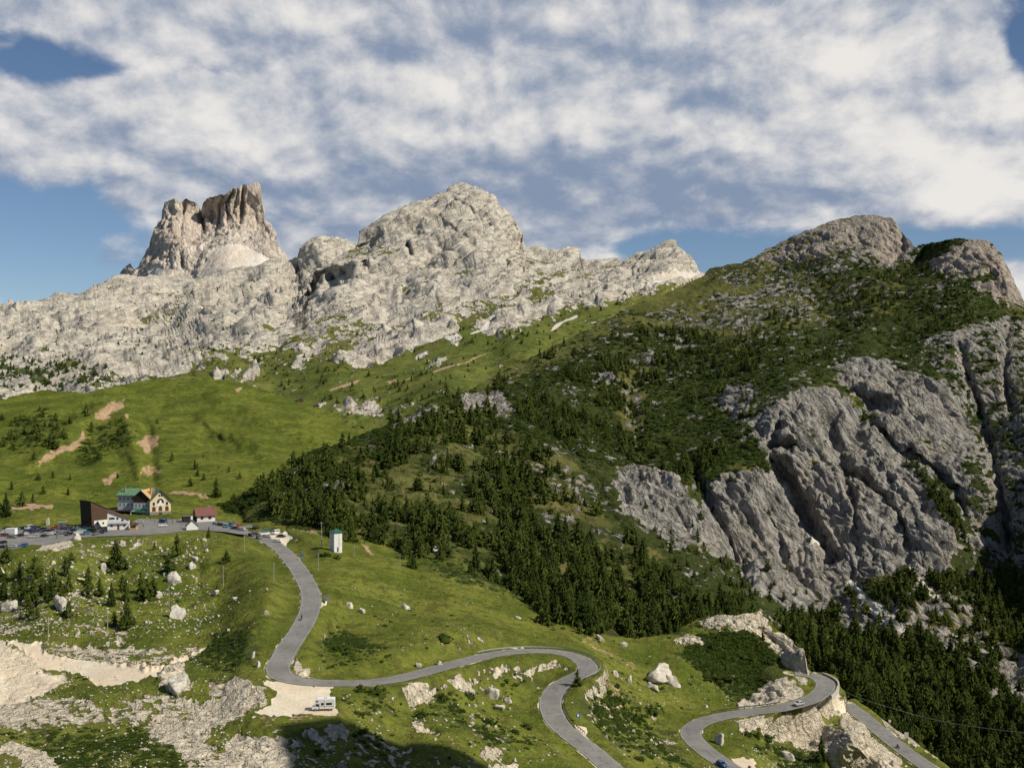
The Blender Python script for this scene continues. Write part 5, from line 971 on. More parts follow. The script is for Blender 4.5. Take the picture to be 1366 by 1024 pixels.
def arch(x, z0, w, h, y, n=9):
    pts = [(x - w / 2, z0), (x + w / 2, z0)] + [(x + w / 2 * math.cos(t * math.pi / n), z0 + h - w / 2 + w / 2 * math.sin(t * math.pi / n)) for t in range(n + 1)]
    return pts
for x in (-3.3, 0, 3.3): MB().prism(arch(x, 2.9, 1.8, 2.6, 0), -.04, .1).build('arched_window', M_WOOD_B, yi)
wins(yi, None, [(-3.8, 6.1, -2.9, 7.5), (2.9, 6.1, 3.8, 7.5), (-.9, 10.6, -.25, 11.5), (.25, 10.6, .9, 11.5)], 0, M_DGLASS, M_WOOD_B)
winsx(yi, -5.36, [(3 + 2.4 * i, 4.2, 4 + 2.4 * i, 5.5) for i in range(4)] + [(3 + 2.4 * i, 6.5, 4 + 2.4 * i, 7.6) for i in range(4)], M_DGLASS)
em = MB().prism([(1.75 * math.cos(t * 6.283 / 20), 7.6 + 1.9 * math.sin(t * 6.283 / 20)) for t in range(20)], -.05, .02).build('painted_emblem', plain_mat('emblem_dark_blue', (.03, .03, .09), .8, .3, 2), yi)
MB().prism([(-1.8, 5.9), (1.8, 5.9), (1.3, 7.1), (.55, 7.2), (.55, 8.0), (.3, 8.6), (-.3, 8.6), (-.55, 8.0), (-.55, 7.2), (-1.3, 7.1)], -.09, -.051).build('emblem_figure', M_WHITE, em)
MB().box(-1.1, -.06, 3.0, 1.1, -.04, 3.2).build('sill', M_STONE, em)
MB().box(-.8, -.1, 0, .8, -.065, 2.2).build('door', M_WOOD_D, yi)

# grey-white hotel wing with dark gable and porch
p = lot_pt(178, 689.5); hw = empty('hotel_wing', (p.x, p.y + 2, p.z), math.radians(-8), 'pale grey hotel with green roof and dark wooden gable beside the yellow inn', 'building')
MB().box(-10.5, 2, 0, -1, 12, 11).box(-1, 0.5, 0, 7.8, 12, 9.5).build('wall', M_GREYWALL, hw)
MB().prism([(-1.25, 9.5), (3.4, 13.6), (8.0, 9.5)], .42, 11.9).prism([(-1.05, 7.4), (-1.05, 9.49), (7.85, 9.49), (7.85, 7.4)], .38, .5).build('wooden_gable', M_WOOD_D, hw)
r_ = MB().prism([(-11.4, 10.7), (-11.4, 10.95), (-.9, 10.95), (-.9, 10.7)], 1.0, 1.3).add([(-11.4, 1, 10.6), (0.5, 1, 10.6), (1.5, 7, 13.9), (-10.2, 7, 13.9), (-11.4, 1, 10.85), (.5, 1, 10.85), (1.5, 7, 14.15), (-10.2, 7, 14.15)], [(3, 2, 1, 0), (4, 5, 6, 7), (0, 1, 5, 4), (1, 2, 6, 5), (2, 3, 7, 6), (3, 0, 4, 7)]).add([(-11.4, 13, 10.6), (0.5, 13, 10.6), (1.5, 7, 13.9), (-10.2, 7, 13.9)], [(0, 1, 2, 3)]).build('roof', M_GREENROOF, hw)
MB().add([(3.4, -.2, 13.9), (3.4, 12.3, 13.9), (8.7, 12.3, 9.2), (8.7, -.2, 9.2), (3.4, -.2, 13.65), (3.4, 12.3, 13.65), (8.7, 12.3, 8.95), (8.7, -.2, 8.95)], [(0, 1, 2, 3), (7, 6, 5, 4), (0, 3, 7, 4), (1, 5, 6, 2), (2, 6, 7, 3)]).build('sun_painted_slope', M_TAN, hw)  # tan colour paints the sunlight on this half of the roof
MB().add([(3.4, -.2, 13.9), (3.4, 12.3, 13.9), (-1.9, 12.3, 9.2), (-1.9, -.2, 9.2), (3.4, -.2, 13.65), (3.4, 12.3, 13.65), (-1.9, 12.3, 8.95), (-1.9, -.2, 8.95)], [(3, 2, 1, 0), (4, 5, 6, 7), (4, 7, 3, 0), (2, 6, 5, 1), (3, 7, 6, 2)]).build('gable_roof_slope', M_WOOD_B, hw)
MB().box(6.2, 4, 11.0, 7.2, 5, 14.6).build('chimney', M_TAN, hw)
MB().box(-8, 3.6, 12, -7.2, 4.4, 15).build('chimney', M_STONE, hw)
wins(hw, None, [(-9.6 + 2.2 * i, 8.4, -8.6 + 2.2 * i, 9.9) for i in range(4)] + [(-9.6 + 2.2 * i, 5.2, -8.6 + 2.2 * i, 6.9) for i in range(4)], 2, M_SHUT)
wins(hw, None, [(0 + 2.0 * i, 4.9, 1.0 + 2.0 * i, 6.6) for i in range(4)] + [(2.2, 9.9, 3.1, 11.2), (3.9, 9.9, 4.8, 11.2)], .5, M_SHUT)
MB().box(-12.5, -2.2, 2.9, -1.2, 2, 3.2).box(-12.3, -2.0, 0, -12.0, -1.7, 2.9).box(-8.5, -2.0, 0, -8.2, -1.7, 2.9).box(-4.8, -2.0, 0, -4.5, -1.7, 2.9).box(-12.3, 1.7, 0, -1.3, 1.98, 2.9).build('porch', M_WOOD_D, hw)
MB().add([(-.9, -2.6, 2.7), (6.5, -2.6, 2.7), (6.5, .4, 3.9), (-.9, .4, 3.9), (-.9, -2.6, 2.85), (6.5, -2.6, 2.85), (6.5, .4, 4.05), (-.9, .4, 4.05)], [(3, 2, 1, 0), (4, 5, 6, 7), (0, 1, 5, 4), (1, 2, 6, 5), (3, 0, 4, 7)]).build('awning', M_DGREEN, hw)
MB().prism([(-1.3, 0), (-1.3, 2.6), (-.2, 3.6), (1.2, 3.6), (1.2, 3.2), (.1, 3.0), (-.6, 2.4), (-.6, 0)], -2.4, -2.1).build('white_arch', M_WHITE, hw)

# cable car station: black and brown mono-pitch hall, white wing
p = lot_pt(123, 703.8); cs = empty('cable_car_station', (p.x, p.y, p.z), math.radians(54), 'tall cable car station with black front and brown boarded side sloping down', 'building')
MB().add([(0, 0, 0), (0, 9, 0), (13, 9, 0), (13, 0, 0), (-.8, 0, 12.6), (-.8, 9, 12.6), (13, 9, 6.0), (13, 0, 6.0)], [(3, 2, 1, 0)[::-1], (4, 5, 6, 7)[::-1], (0, 1, 5, 4), (3, 7, 6, 2), (0, 4, 7, 3), (1, 2, 6, 5)]).build('wall', M_WOOD_B, cs)
MB().add([(-.1, .1, 0), (-.1, 8.9, 0), (-.9, .1, 12.55), (-.9, 8.9, 12.55), (-.06, .1, 0), (-.06, 8.9, 0), (-.86, .1, 12.55), (-.86, 8.9, 12.55)], [(0, 1, 3, 2), (4, 6, 7, 5), (0, 2, 6, 4), (1, 5, 7, 3), (2, 3, 7, 6)]).build('black_front', M_BLACK, cs)
MB().add([(-1.1, -.3, 12.7), (-1.1, 9.3, 12.7), (13.3, 9.3, 6.0), (13.3, -.3, 6.0), (-1.1, -.3, 12.95), (-1.1, 9.3, 12.95), (13.3, 9.3, 6.25), (13.3, -.3, 6.25)], [(0, 3, 2, 1), (4, 5, 6, 7), (0, 4, 7, 3), (1, 2, 6, 5), (0, 1, 5, 4), (3, 7, 6, 2)]).build('roof', M_WOOD_D, cs)
MB().box(1.0, -.08, 0, 12.4, 0.02, 3.3).build('white_ground_floor', M_WHITEWALL, cs); MB().box(12.9, -.15, 0, 13.3, 3, 5.9).build('corner_post', plain_mat('rust_red_boards', (.2, .06, .04), .8, .3, 2), cs)
wins(cs, None, [(2.6, 1, 3.4, 2.4), (5.4, 1.2, 6.4, 2.2), (8.4, 1.2, 9.6, 2.3)], -.08, M_DGLASS, M_WHITE)
for i in range(4): MB().box(-.2, 1.2 + 2.0 * i, .6, -.12, 2.4 + 2.0 * i, 3.0).build('glass_panel', M_GLASS, cs)
p = lot_pt(157, 706.3); ww = empty('white_wing_house', (p.x, p.y, p.z), math.radians(16), 'white house with sloping roof line beside the brown cable car station', 'building')
MB().prism([(-4.6, 0), (-4.6, 8.6), (4.9, 4.6), (4.9, 0)], 0, 8).build('wall', M_WHITEWALL, ww)
MB().prism([(-4.8, 8.7), (-4.8, 8.95), (5.3, 4.75), (5.3, 4.5)], -.4, 8.3).build('roof', M_WOOD_B, ww)
wins(ww, None, [(-3.8, 5.0, -1.4, 5.9), (-.5, 4.8, .3, 5.9), (1.6, 4.1, 2.6, 5.0), (-3.2, 1.5, -2.2, 2.5), (2.6, 1.4, 3.4, 2.4)], 0, M_DGLASS, M_GREYWALL)
MB().box(-4.3, -.9, 3.0, 4.7, 0, 3.12).box(-4.3, -.9, 3.12, 4.7, -.84, 3.9).build('balcony', M_GREYWALL, ww); MB().box(-.2, -.05, 0, .8, .05, 2.3).build('door', plain_mat('red_brown_door', (.16, .05, .04), .6, .2, 2), ww)
p = lot_pt(177.5, 706.5); st = empty('market_stall', (p.x, p.y, p.z), math.radians(5), 'brown wooden stall with a sloping roof right of the white house', 'stall')
MB().box(-1.6, 0, 0, 1.6, 2.4, 2.5).build('wall', M_TAN, st); MB().prism([(-2.1, 2.4), (-2.1, 2.6), (0, 3.5), (2.1, 2.6), (2.1, 2.4), (0, 3.25)], -.5, 2.8).build('roof', M_WOOD_B, st); MB().box(-1.1, -.05, 1.0, 1.1, .02, 2.0).build('counter_opening', M_DGLASS, st)
p = lot_pt(82, 704); gs = empty('grey_shed', (p.x, p.y, p.z), math.radians(20), 'small grey shed in the shade left of the black station front', 'shed')
MB().box(-1.6, 0, 0, 1.6, 2.5, 2.6).build('wall', M_SLATE, gs); MB().box(-1.8, -.2, 2.6, 1.8, 2.7, 2.75).build('roof', M_METAL, gs); MB().box(-.5, -.04, .1, .5, .02, 2.1).build('door', M_DMETAL, gs)

# red roofed house
p = lot_pt(275, 695.5); rh = empty('red_roofed_house', (p.x, p.y, p.z), math.radians(24), 'white house with dark red roof and low dark annex', 'building')
MB().box(-4.4, 0, 0, 4.4, 8, 3.4).prism([(-4.4, 3.4), (-4.4, 3.4), (4.4, 3.4)], 0, .01).build('wall', M_WHITEWALL, rh)
MB().add([(-4.42, 0, 3.4), (-4.42, 8, 3.4), (-4.42, 4, 6.3), (-4.3, 0, 3.4), (-4.3, 8, 3.4), (-4.3, 4, 6.3)], [(0, 2, 1), (3, 4, 5), (0, 3, 5, 2), (1, 2, 5, 4)]).add([(4.42, 0, 3.4), (4.42, 8, 3.4), (4.42, 4, 6.3), (4.3, 0, 3.4), (4.3, 8, 3.4), (4.3, 4, 6.3)], [(0, 1, 2), (3, 5, 4), (0, 2, 5, 3), (1, 4, 5, 2)]).build('wooden_gable', M_WOOD_D, rh)
q = MB()
for s in (0, 1): 
    y0, y1 = ((-.9, 4.0), (8.9, 4.0))[s]; q.add([(-5.3, y0, 2.95), (5.3, y0, 2.95), (5.3, y1, 6.5), (-5.3, y1, 6.5), (-5.3, y0, 3.15), (5.3, y0, 3.15), (5.3, y1, 6.7), (-5.3, y1, 6.7)], [(3, 2, 1, 0), (4, 5, 6, 7), (0, 1, 5, 4), (1, 2, 6, 5), (2, 3, 7, 6), (3, 0, 4, 7)])
q = q.build('roof', M_REDROOF, rh); MB().box(1.5, 4.5, 5.8, 2.3, 5.3, 7.6).build('chimney', M_STONE, q)
wins(rh, None, [(-2.6, 1.3, -1.4, 2.5), (1.2, 1.3, 2.4, 2.5)], 0, M_DGLASS, M_WOOD_B); MB().box(-11, .8, 0, -4.45, 6, 2.9).build('annex', M_WOOD_D, rh); MB().box(-11.3, .4, 2.9, -4.4, 6.3, 3.1).build('annex_roof', M_SLATE, rh)
# little white gabled chapel
p = lot_pt(256.5, 706.5); ch = empty('small_white_chapel', (p.x, p.y, p.z), math.radians(20), 'tiny white gabled chapel with grey roof at the road edge', 'chapel')
MB().prism([(-2.6, 0), (-2.6, 1.9), (0, 4.3), (2.6, 1.9), (2.6, 0)], 0, 4.5).build('wall', M_WHITE, ch)
q = MB()
for s in (-1, 1): q.add([(s * 3.0, -.35, 1.55), (s * 3.0, 4.8, 1.55), (0, 4.8, 4.45), (0, -.35, 4.45), (s * 3.0, -.35, 1.7), (s * 3.0, 4.8, 1.7), (0, 4.8, 4.62), (0, -.35, 4.62)], [(3, 2, 1, 0), (4, 5, 6, 7), (0, 3, 7, 4), (1, 5, 6, 2), (0, 4, 5, 1)])
q.build('roof', M_SLATE, ch); MB().box(-.45, 3.6, 3.8, .45, 4.4, 6.0).build('bell_turret', M_WHITE, ch)
# transformer tower
p = hit('near', 446, 735); y = p.y; tw = empty('transformer_tower', (p.x, y, p.z), math.radians(38), 'white transformer tower with dark green roof at the forest edge', 'tower')
MB().box(-1.9, -1.9, -.8, 1.9, 1.9, 8.3).build('wall', M_WHITEWALL, tw); MB().box(-1.94, -.35, 0, -1.9, .35, 8.1).box(.15, -1.94, .2, .7, -1.9, 7.6).build('wall_stripe', M_GREYWALL, tw)
MB().add([(-2.4, -2.4, 8.2), (2.4, -2.4, 8.2), (2.4, 2.4, 8.2), (-2.4, 2.4, 8.2), (-2.4, -2.4, 8.4), (2.4, -2.4, 8.4), (2.4, 2.4, 8.4), (-2.4, 2.4, 8.4), (0, 0, 9.9)], [(3, 2, 1, 0), (0, 1, 5, 4), (1, 2, 6, 5), (2, 3, 7, 6), (3, 0, 4, 7), (4, 5, 8), (5, 6, 8), (6, 7, 8), (7, 4, 8)]).build('roof', M_DGREEN, tw)
MB().box(-.5, -1.95, .1, .1, -1.9, 2.0).build('door', M_DMETAL, tw)
# far huts
for u, v, lab in [(399.5, 525.5, 'tiny brown hut alone on the far green pasture'), (421, 527, 'tiny far hut right of the other pasture hut')]:
    p = hit('near', u, v); h = empty('mountain_hut', (p.x, p.y, p.z), .4, lab, 'hut', s=1.0 if u < 410 else .8)
    MB().prism([(-2.6, -.8), (-2.6, 1.8), (0, 3.3), (2.6, 1.8), (2.6, -.8)], 0, 4).build('wall', M_WOOD_B, h); q = MB()
    for s in (-1, 1): q.add([(s * 3.1, -.4, 1.55), (s * 3.1, 4.4, 1.55), (0, 4.4, 3.4), (0, -.4, 3.4), (s * 3.1, -.4, 1.7), (s * 3.1, 4.4, 1.7), (0, 4.4, 3.56), (0, -.4, 3.56)], [(3, 2, 1, 0), (4, 5, 6, 7), (0, 3, 7, 4), (1, 5, 6, 2), (0, 4, 5, 1)])
    q.build('roof', M_SLATE, h); MB().box(-.5, -.05, 0, .5, .02, 1.7).build('door', M_WOOD_D, h)

# ------------------------------------------------------------------ poles, signs, rails, cable
for key, u, v, h, lab, arm in [('near', 298.5, 781, 27, 'weathered pole on the grass left of the road near white stones', 0), ('near', 364.6, 775, 24, 'thin pole left of the upper road bend', 0), ('near', 424, 759, 22, 'grey pole right of the road below the transformer tower', 0), ('near', 427, 731, 35, 'tall pole standing just left of the transformer tower', 1), ('near', 325, 737, 23, 'thin pole by the road below the parked cars', 0),
                          ('near', 532, 754, 16, 'thin pole at the forest edge right of the transformer tower', 1), ('near', 64, 854, 32, 'pole above the white gravel at the far left', 0), ('near', 142.6, 846, 31, 'pole among scrub below the conifers', 0), ('near', 225, 808, 27, 'pole right beside the broad grey boulder', 0), ('near', 273, 729, 17, 'short pole on the bank below the chapel', 0), ('near', 470, 741, 14, 'thin pole in the meadow right of the transformer tower', 0)]:
    p = hit(key, u, v); H = h / F * p.y; r = empty('utility_pole', (p.x, p.y, p.z), 0, lab, 'pole', 'utility poles around the pass')
    MB().cyl((0, 0, -.5), (0, 0, H), .16, .11, 8).build('shaft', M_POLE, r); m_ = MB().box(-.7 if arm else -.25, -.06, H - .6, .7 if arm else .25, .06, H - .48).build('crossarm', M_POLE, r)
    for x in ((-.6, 0, .6) if arm else (-.2, .2)): MB().cyl((x, 0, H - .48), (x, 0, H - .25), .05, .04, 6).build('insulator', M_GREYWALL, m_)
def sign(name, u, v, w, h, leg, mat, rz, lab, key='near', nm='panel', p=None):
    p = p or hit(key, u, v); r = empty(name, (p.x, p.y, p.z), math.radians(rz), lab, 'sign')
    MB().box(-w / 2, -.04, leg, w / 2, .04, leg + h, 0).build(nm, mat, r, bev=.015)
    for x in ((-w * .35, w * .35) if w > 1.2 else (0,)): MB().cyl((x, .08, -.4), (x, .08, leg + h * .9), .05, .05, 8).build('post', M_METAL, r)
    return r
s1 = sign('road_sign', 402, 746, 1.3, 1.0, 1.2, M_BLUE, 15, 'blue road sign on a post right of the upper road'); s2 = sign('road_sign', 770, 962, 1.2, 1.2, 1.3, M_BLUE, 10, 'blue road sign on the outer side below the middle hairpin'); MB().box(-.3, -.06, 1.6, .3, -.041, 2.3).build('white_field', M_WHITE, s2)
s3 = sign('information_board', 435, 802, 2.6, 1.2, .8, M_METAL, -12, 'grey board on two posts beside the lay-by at the bend'); p = hit('near', 431, 808); sign('small_road_sign', 431, 808, .8, .8, 1.0, M_DGREEN, 0, 'small dark green sign at the lay-by next to the grey board')
pr, a3 = on_road(2, 1193, 980, -5.5); pr2, _ = on_road(2, 1173, 966, -5.5)
sign('warning_board', 0, 0, 1.4, 2.1, .6, M_WHITE, -10, 'white upright board beside the lower road at the valley edge', p=pr); sign('traffic_mirror', 0, 0, .9, .9, 1.5, M_WHITE, -10, 'small round white traffic mirror up the road from the white board', p=pr2, nm='mirror')
def rail(L, i0, i1, off, lab, mat=M_METAL):
    seg = L[i0:i1]; r = empty('guardrail', (0, 0, 0), 0, lab, 'guardrail'); V = []; n = len(seg); pts = []
    for i in range(n):
        t = seg[min(i + 1, n - 1)] - seg[max(i - 1, 0)]; t = t / np.hypot(t[0], t[1]); pts.append((seg[i][0] + t[1] * off, seg[i][1] - t[0] * off, seg[i][2]))
    m = MB(); rings = [[(x, y, z + .42), (x + .06, y + .02, z + .5), (x, y, z + .58), (x + .06, y + .02, z + .66), (x, y, z + .74), (x - .06, y, z + .6)] for x, y, z in pts]; m.loft(rings).build('beam', mat, r)
    for i in range(0, n, max(1, n // 28)): x, y, z = pts[i]; MB().box(x - .07, y + .04, z - .3, x + .07, y + .16, z + .7).build('post', mat, r)
def nearest(k, u, v):
    L = RD[k]; pu = L[:, 0] / L[:, 1] * F + CX; pv = CY - L[:, 2] / L[:, 1] * F; return int(np.argmin((pu - u) ** 2 + (pv - v) ** 2))
rail(RD[0], nearest(0, 650, 873), nearest(0, 766, 903), -4.3, 'grey guardrail round the outside of the middle hairpin'); rail(RD[0], nearest(0, 744, 916), nearest(0, 766, 984), -4.3, 'guardrail on the right side of the road below the middle hairpin', M_DMETAL)
rail(RD[2], 3, nearest(2, 1255, 1036), 4.3, 'dark guardrail on the inner side of the lower road', M_DMETAL); rail(RD[1], nearest(1, 1050, 942), nearest(1, 955, 957), 4.3, 'low rail along the outer edge of the right hairpin road', M_DMETAL)
i0, i1 = nearest(1, 1092, 903), nearest(1, 1097, 925); L = RD[1][max(i0 - 3, 0):i1 + 3]; r = empty('parapet_wall', (0, 0, 0), 0, 'pale concrete parapet wall on the outside of the cliff corner', 'wall'); rg = []
for i in range(len(L)):
    t = L[min(i + 1, len(L) - 1)] - L[max(i - 1, 0)]; t = t / np.hypot(t[0], t[1]); a_, b__ = (L[i][0] - t[1] * 4.3, L[i][1] + t[0] * 4.3), (L[i][0] - t[1] * 4.8, L[i][1] + t[0] * 4.8)
    rg.append([(a_[0], a_[1], L[i][2] - .3), (a_[0], a_[1], L[i][2] + .65), (b__[0], b__[1], L[i][2] + .65), (b__[0], b__[1], L[i][2] - 1.1)])
MB().loft(rg).build('wall_body', M_CONC, r)
def tube(name, pts, rad, mat, parent=None):
    m = MB()
    m.loft([[(p[0], p[1] + rad * math.cos(t * 2.0944), p[2] + rad * math.sin(t * 2.0944)) for t in range(3)] for p in pts]); return m.build(name, mat, parent)
cp = [((u - CX) / F * y, y, -(v - CY) / F * y) for u, v, y in [(1128, 922, 392), (1136, 926, 388), (1160, 935, 380), (1187, 943, 372), (1214, 951, 364), (1241, 958, 356), (1281, 966, 344), (1310, 970, 336), (1340, 974, 328), (1370, 976.5, 320), (1450, 981, 300), (1540, 980, 280)]]
tag(tube('overhead_cable', cp, .07, M_GREYWALL), 'thin overhead cable sagging across the dark valley forest', 'cable')

# ------------------------------------------------------------------ motorcycles and people (one skinned surface each)
def skin_mesh(name, verts, edges, radii, mat):
    me = bpy.data.meshes.new(name); me.from_pydata(verts, edges, []); o = bpy.data.objects.new(name, me); COL.objects.link(o)
    md = o.modifiers.new('skin', 'SKIN'); me.skin_vertices[0].data[0].use_root = True
    for i, r in enumerate(radii): me.skin_vertices[0].data[i].radius = (r, r)
    sd = o.modifiers.new('sub', 'SUBSURF'); sd.levels = 1; sd.render_levels = 1
    dg = bpy.context.evaluated_depsgraph_get(); nm = bpy.data.meshes.new_from_object(o.evaluated_get(dg)); nm.materials.clear(); nm.materials.append(mat); nm.polygons.foreach_set('use_smooth', [True] * len(nm.polygons))
    bpy.data.objects.remove(o); return nm
def person_mesh(mat, sit=False, k=0):
    if sit: V = [(0, 0, .82), (0, -.02, 1.0), (-.12, 0, 1.3), (-.16, 0, 1.42), (-.2, 0, 1.5), (-.22, 0, 1.62), (-.24, 0, 1.72), (-.2, .19, 1.36), (-.38, .26, 1.15), (-.6, .28, 1.08), (-.66, .28, 1.07), (-.2, -.19, 1.36), (-.38, -.26, 1.15), (-.6, -.28, 1.08), (-.66, -.28, 1.07), (-.02, .13, .8), (-.42, .2, .78), (-.2, .2, .4), (-.3, .2, .34), (-.02, -.13, .8), (-.42, -.2, .78), (-.2, -.2, .4), (-.3, -.2, .34)]
    else:
        s = .1 + .05 * (k % 3); V = [(0, 0, .95), (0, 0, 1.15), (0, 0, 1.35), (0, 0, 1.46), (0, -.01, 1.53), (0, -.03, 1.63), (0, -.02, 1.73), (.19, 0, 1.4), (.26, 0, 1.13), (.27, -.08 - s, .92), (.27, -.1 - s, .85), (-.19, 0, 1.4), (-.26, .02, 1.13), (-.27, -.02, .9), (-.27, -.03, .83), (.09, 0, .88), (.11, -.02 - s * .5, .5), (.11, s, .08), (.11, s - .12, .04), (-.09, 0, .88), (-.11, -.02 + s * .3, .5), (-.11, -s * .7, .08), (-.11, -s * .7 - .13, .04)]
    E = [(0, 1), (1, 2), (2, 3), (3, 4), (4, 5), (5, 6), (3, 7), (7, 8), (8, 9), (9, 10), (3, 11), (11, 12), (12, 13), (13, 14), (0, 15), (15, 16), (16, 17), (17, 18), (0, 19), (19, 20), (20, 21), (21, 22)]
    R = [.14, .13, .16, .1, .06, .1, .07, .06, .045, .035, .03, .06, .045, .035, .03, .09, .065, .045, .04, .09, .065, .045, .04]
    return skin_mesh('person', V, E, R, mat)
cloth = [plain_mat('cloth_' + n, c, .9, .2, 3) for n, c in (('red', (.3, .03, .03)), ('blue', (.04, .08, .25)), ('white', (.6, .6, .58)), ('black', (.03, .03, .035)), ('orange', (.5, .2, .05)), ('green', (.08, .2, .1)))]
M_SKIN = plain_mat('skin', (.5, .3, .2), .7, .1, 3); M_HAIR = plain_mat('dark_hair', (.04, .025, .015), .8, .3, 5); M_TROUS = plain_mat('dark_trousers', (.04, .045, .07), .9, .3, 4)
pmesh = [person_mesh(cloth[i], k=i) for i in range(6)]
for me_ in pmesh:                                         # trousers, hands and face take their own colour on the one surface
    me_.materials.append(M_SKIN); me_.materials.append(M_TROUS)
    for f in me_.polygons: c = f.center; f.material_index = 1 if c.z > 1.5 or (c.z < .93 and abs(c.x) > .22) else (2 if c.z < .9 else 0)
hairm = MB(); hairm.loft([[(.105 * s_ * math.cos(t), .01 + .115 * s_ * math.sin(t), z) for t in np.linspace(0, 6.283, 9)[:-1]] for z, s_ in ((1.62, .95), (1.7, 1.08), (1.76, .9), (1.8, .4))])
for i, (u, v, j, lab) in enumerate([(191, 703.5, 0, 'person in red standing on the square right of the wooden stall'), (76, 718.5, 1, 'person in blue walking at the near edge of the car park'), (170, 707, 5, 'person in green between white house and stall'), (196, 694, 2, 'person in white before the hotel terrace'), (201, 693.5, 3, 'person in black beside the person in white before the terrace'), (206, 696, 4, 'person in orange on the square under the yellow inn'), (230, 698, 3, 'person in black right of the blue van'), (243, 700, 2, 'person in white walking left of the small chapel'), (187, 691.5, 1, 'person in blue at the hotel awning'), (236, 695.5, 0, 'person in red near the dark annex of the red roofed house')]):
    p = lot_pt(u, v); o = link('person', pmesh[j]); o.location = (p.x, p.y, p.z + .015); o.rotation_euler = (0, 0, i * 1.3); tag(o, lab, 'person', 'people on the square'); h = hairm.build('hair', M_HAIR, o)
sitm = person_mesh(cloth[3], True); helm = MB()
helm.loft([[(-.235 + .15 * s_ * math.cos(t), .14 * s_ * math.sin(t), z) for t in np.linspace(0, 6.283, 11)[:-1]] for z, s_ in ((1.55, .75), (1.62, 1), (1.72, 1), (1.79, .7), (1.82, .25))])
def motorbike(k, u, v, sd, fl, lab, rider, cl):
    p, a = on_road(k, u, v, sd); rz = math.radians(a + fl); r = empty('motorcycle', tuple(p), rz, lab, 'motorcycle')
    for x in (-.75, .72): w_ = MB().cyl((x, -.06, .31), (x, .06, .31), .31, None, 14).build('wheel', M_TYRE, r); MB().cyl((x, -.065, .31), (x, .065, .31), .18, None, 10).build('rim', M_METAL, w_)
    MB().prism([(-.35, .25), (-.45, .85), (-.2, 1.0), (.25, .88), (.35, .4), (.1, .22)], -.14, .14).build('engine_and_tank', PM['dark_red'], r, bev=.04); MB().prism([(.05, .82), (.1, .9), (.75, .98), (.8, .88)], -.15, .15).build('seat', M_TYRE, r, bev=.03)
    MB().cyl((-.75, .0, .31), (-.5, 0, 1.02), .05, .05, 8).build('fork', M_METAL, r); MB().cyl((-.5, -.34, 1.06), (-.5, .34, 1.06), .025, .025, 8).build('handlebar', M_DMETAL, r); MB().cyl((-.66, 0, .85), (-.56, 0, .9), .1, .12, 10).build('headlight', M_LAMP, r)
    if rider:
        o = link('person', sitm); o.location = p; o.rotation_euler = (0, 0, rz); tag(o, rider, 'person'); helm.build('helmet', cl, o)
motorbike(0, 408, 828, 1.4, 0, 'dark motorcycle riding down the middle of the long bend', 'rider in black bent over the motorcycle on the long bend', cloth[0]); motorbike(2, 1205, 997, 1.2, 0, 'motorcycle riding on the lower road beside the valley forest', 'rider in black on the lower road beside the valley', cloth[2])
p, a = on_road(1, 987, 1017, -5.4); motorbike(1, 987, 1019, -5.2, 0, 'motorcycle standing on the gravel inside the right hairpin', None, None)

# ------------------------------------------------------------------ the photographer's own mountainside, right of and below the camera
gx = np.arange(10, 520, 3.2, dtype=f32); gy = np.arange(-140, 290, 3.2, dtype=f32); GX, GY = np.meshgrid(gx, gy)
core = [(170, 175), (190, 183), (232, 150), (290, 116), (350, 30), (310, -90), (205, -90), (167, 25), (171, 111), (184, 147)]
dd, _ = seg_dist(GX, GY, core + [core[0]]); ins = in_poly(GX, GY, core); sd = np.where(ins, dd, -dd)
H = 139 + np.minimum(sd, 60) * .5 * ins - np.where(ins, 0, dd * 3.3)
H = H + 5 * fbm(GX / 22, GY / 22, GX * 0, 4, 5, .5, True) * np.clip(dd / 8, .15, 1)
mound_ = -37.5 + (GX - 51) * .8 - np.abs(GY - 108) * 1.3 + 2.5 * fbm(GX / 14, GY / 14, GX * 0, 3, 19)
H = np.maximum(H, np.minimum(mound_, -26)); H = np.maximum(H, -72 + 6 * fbm(GX / 60, GY / 60, GX * 0, 3, 9) - np.maximum(0, GY - 60) * 1.2)
Pn = np.stack([GX, GY, H], -1).astype(f32); nr, nc = H.shape; idx = np.arange(nr * nc, dtype=np.int32).reshape(nr, nc)
me = mesh_np('near_mountainside', Pn, np.stack([idx[:-1, :-1], idx[:-1, 1:], idx[1:, 1:], idx[1:, :-1]], -1).reshape(-1, 4), M_NEAR, smooth=True)
g_ = np.gradient(H, 3.2); sl_ = np.hypot(g_[0], g_[1]); attr(me, 'cov', np.stack([sstep(1.3, 2.2, sl_), sl_ * 0, sl_ * 0], -1).reshape(-1, 3)); attr(me, 'veg', np.stack([sl_ * 0 + .75, sl_ * 0 + .2, sl_ * 0], -1).reshape(-1, 3))
link('mountainside', me)['kind'] = 'structure'

# ------------------------------------------------------------------ valley floor reaching the horizon
vm, N_, b_ = new_mat('valley_floor'); g_ = N_.node('ShaderNodeNewGeometry')
N_.put(b_.inputs['Base Color'], N_.mix(N_.noise(g_.outputs['Position'], .003, 6), (.03, .05, .018), (.12, .13, .06))); b_.inputs['Roughness'].default_value = 1
me = mesh_np('valley_floor', [(-30000, -30000, -330), (30000, -30000, -330), (30000, 30000, -330), (-30000, 30000, -330)], [(0, 1, 2, 3)], vm)
link('ground', me)['kind'] = 'structure'

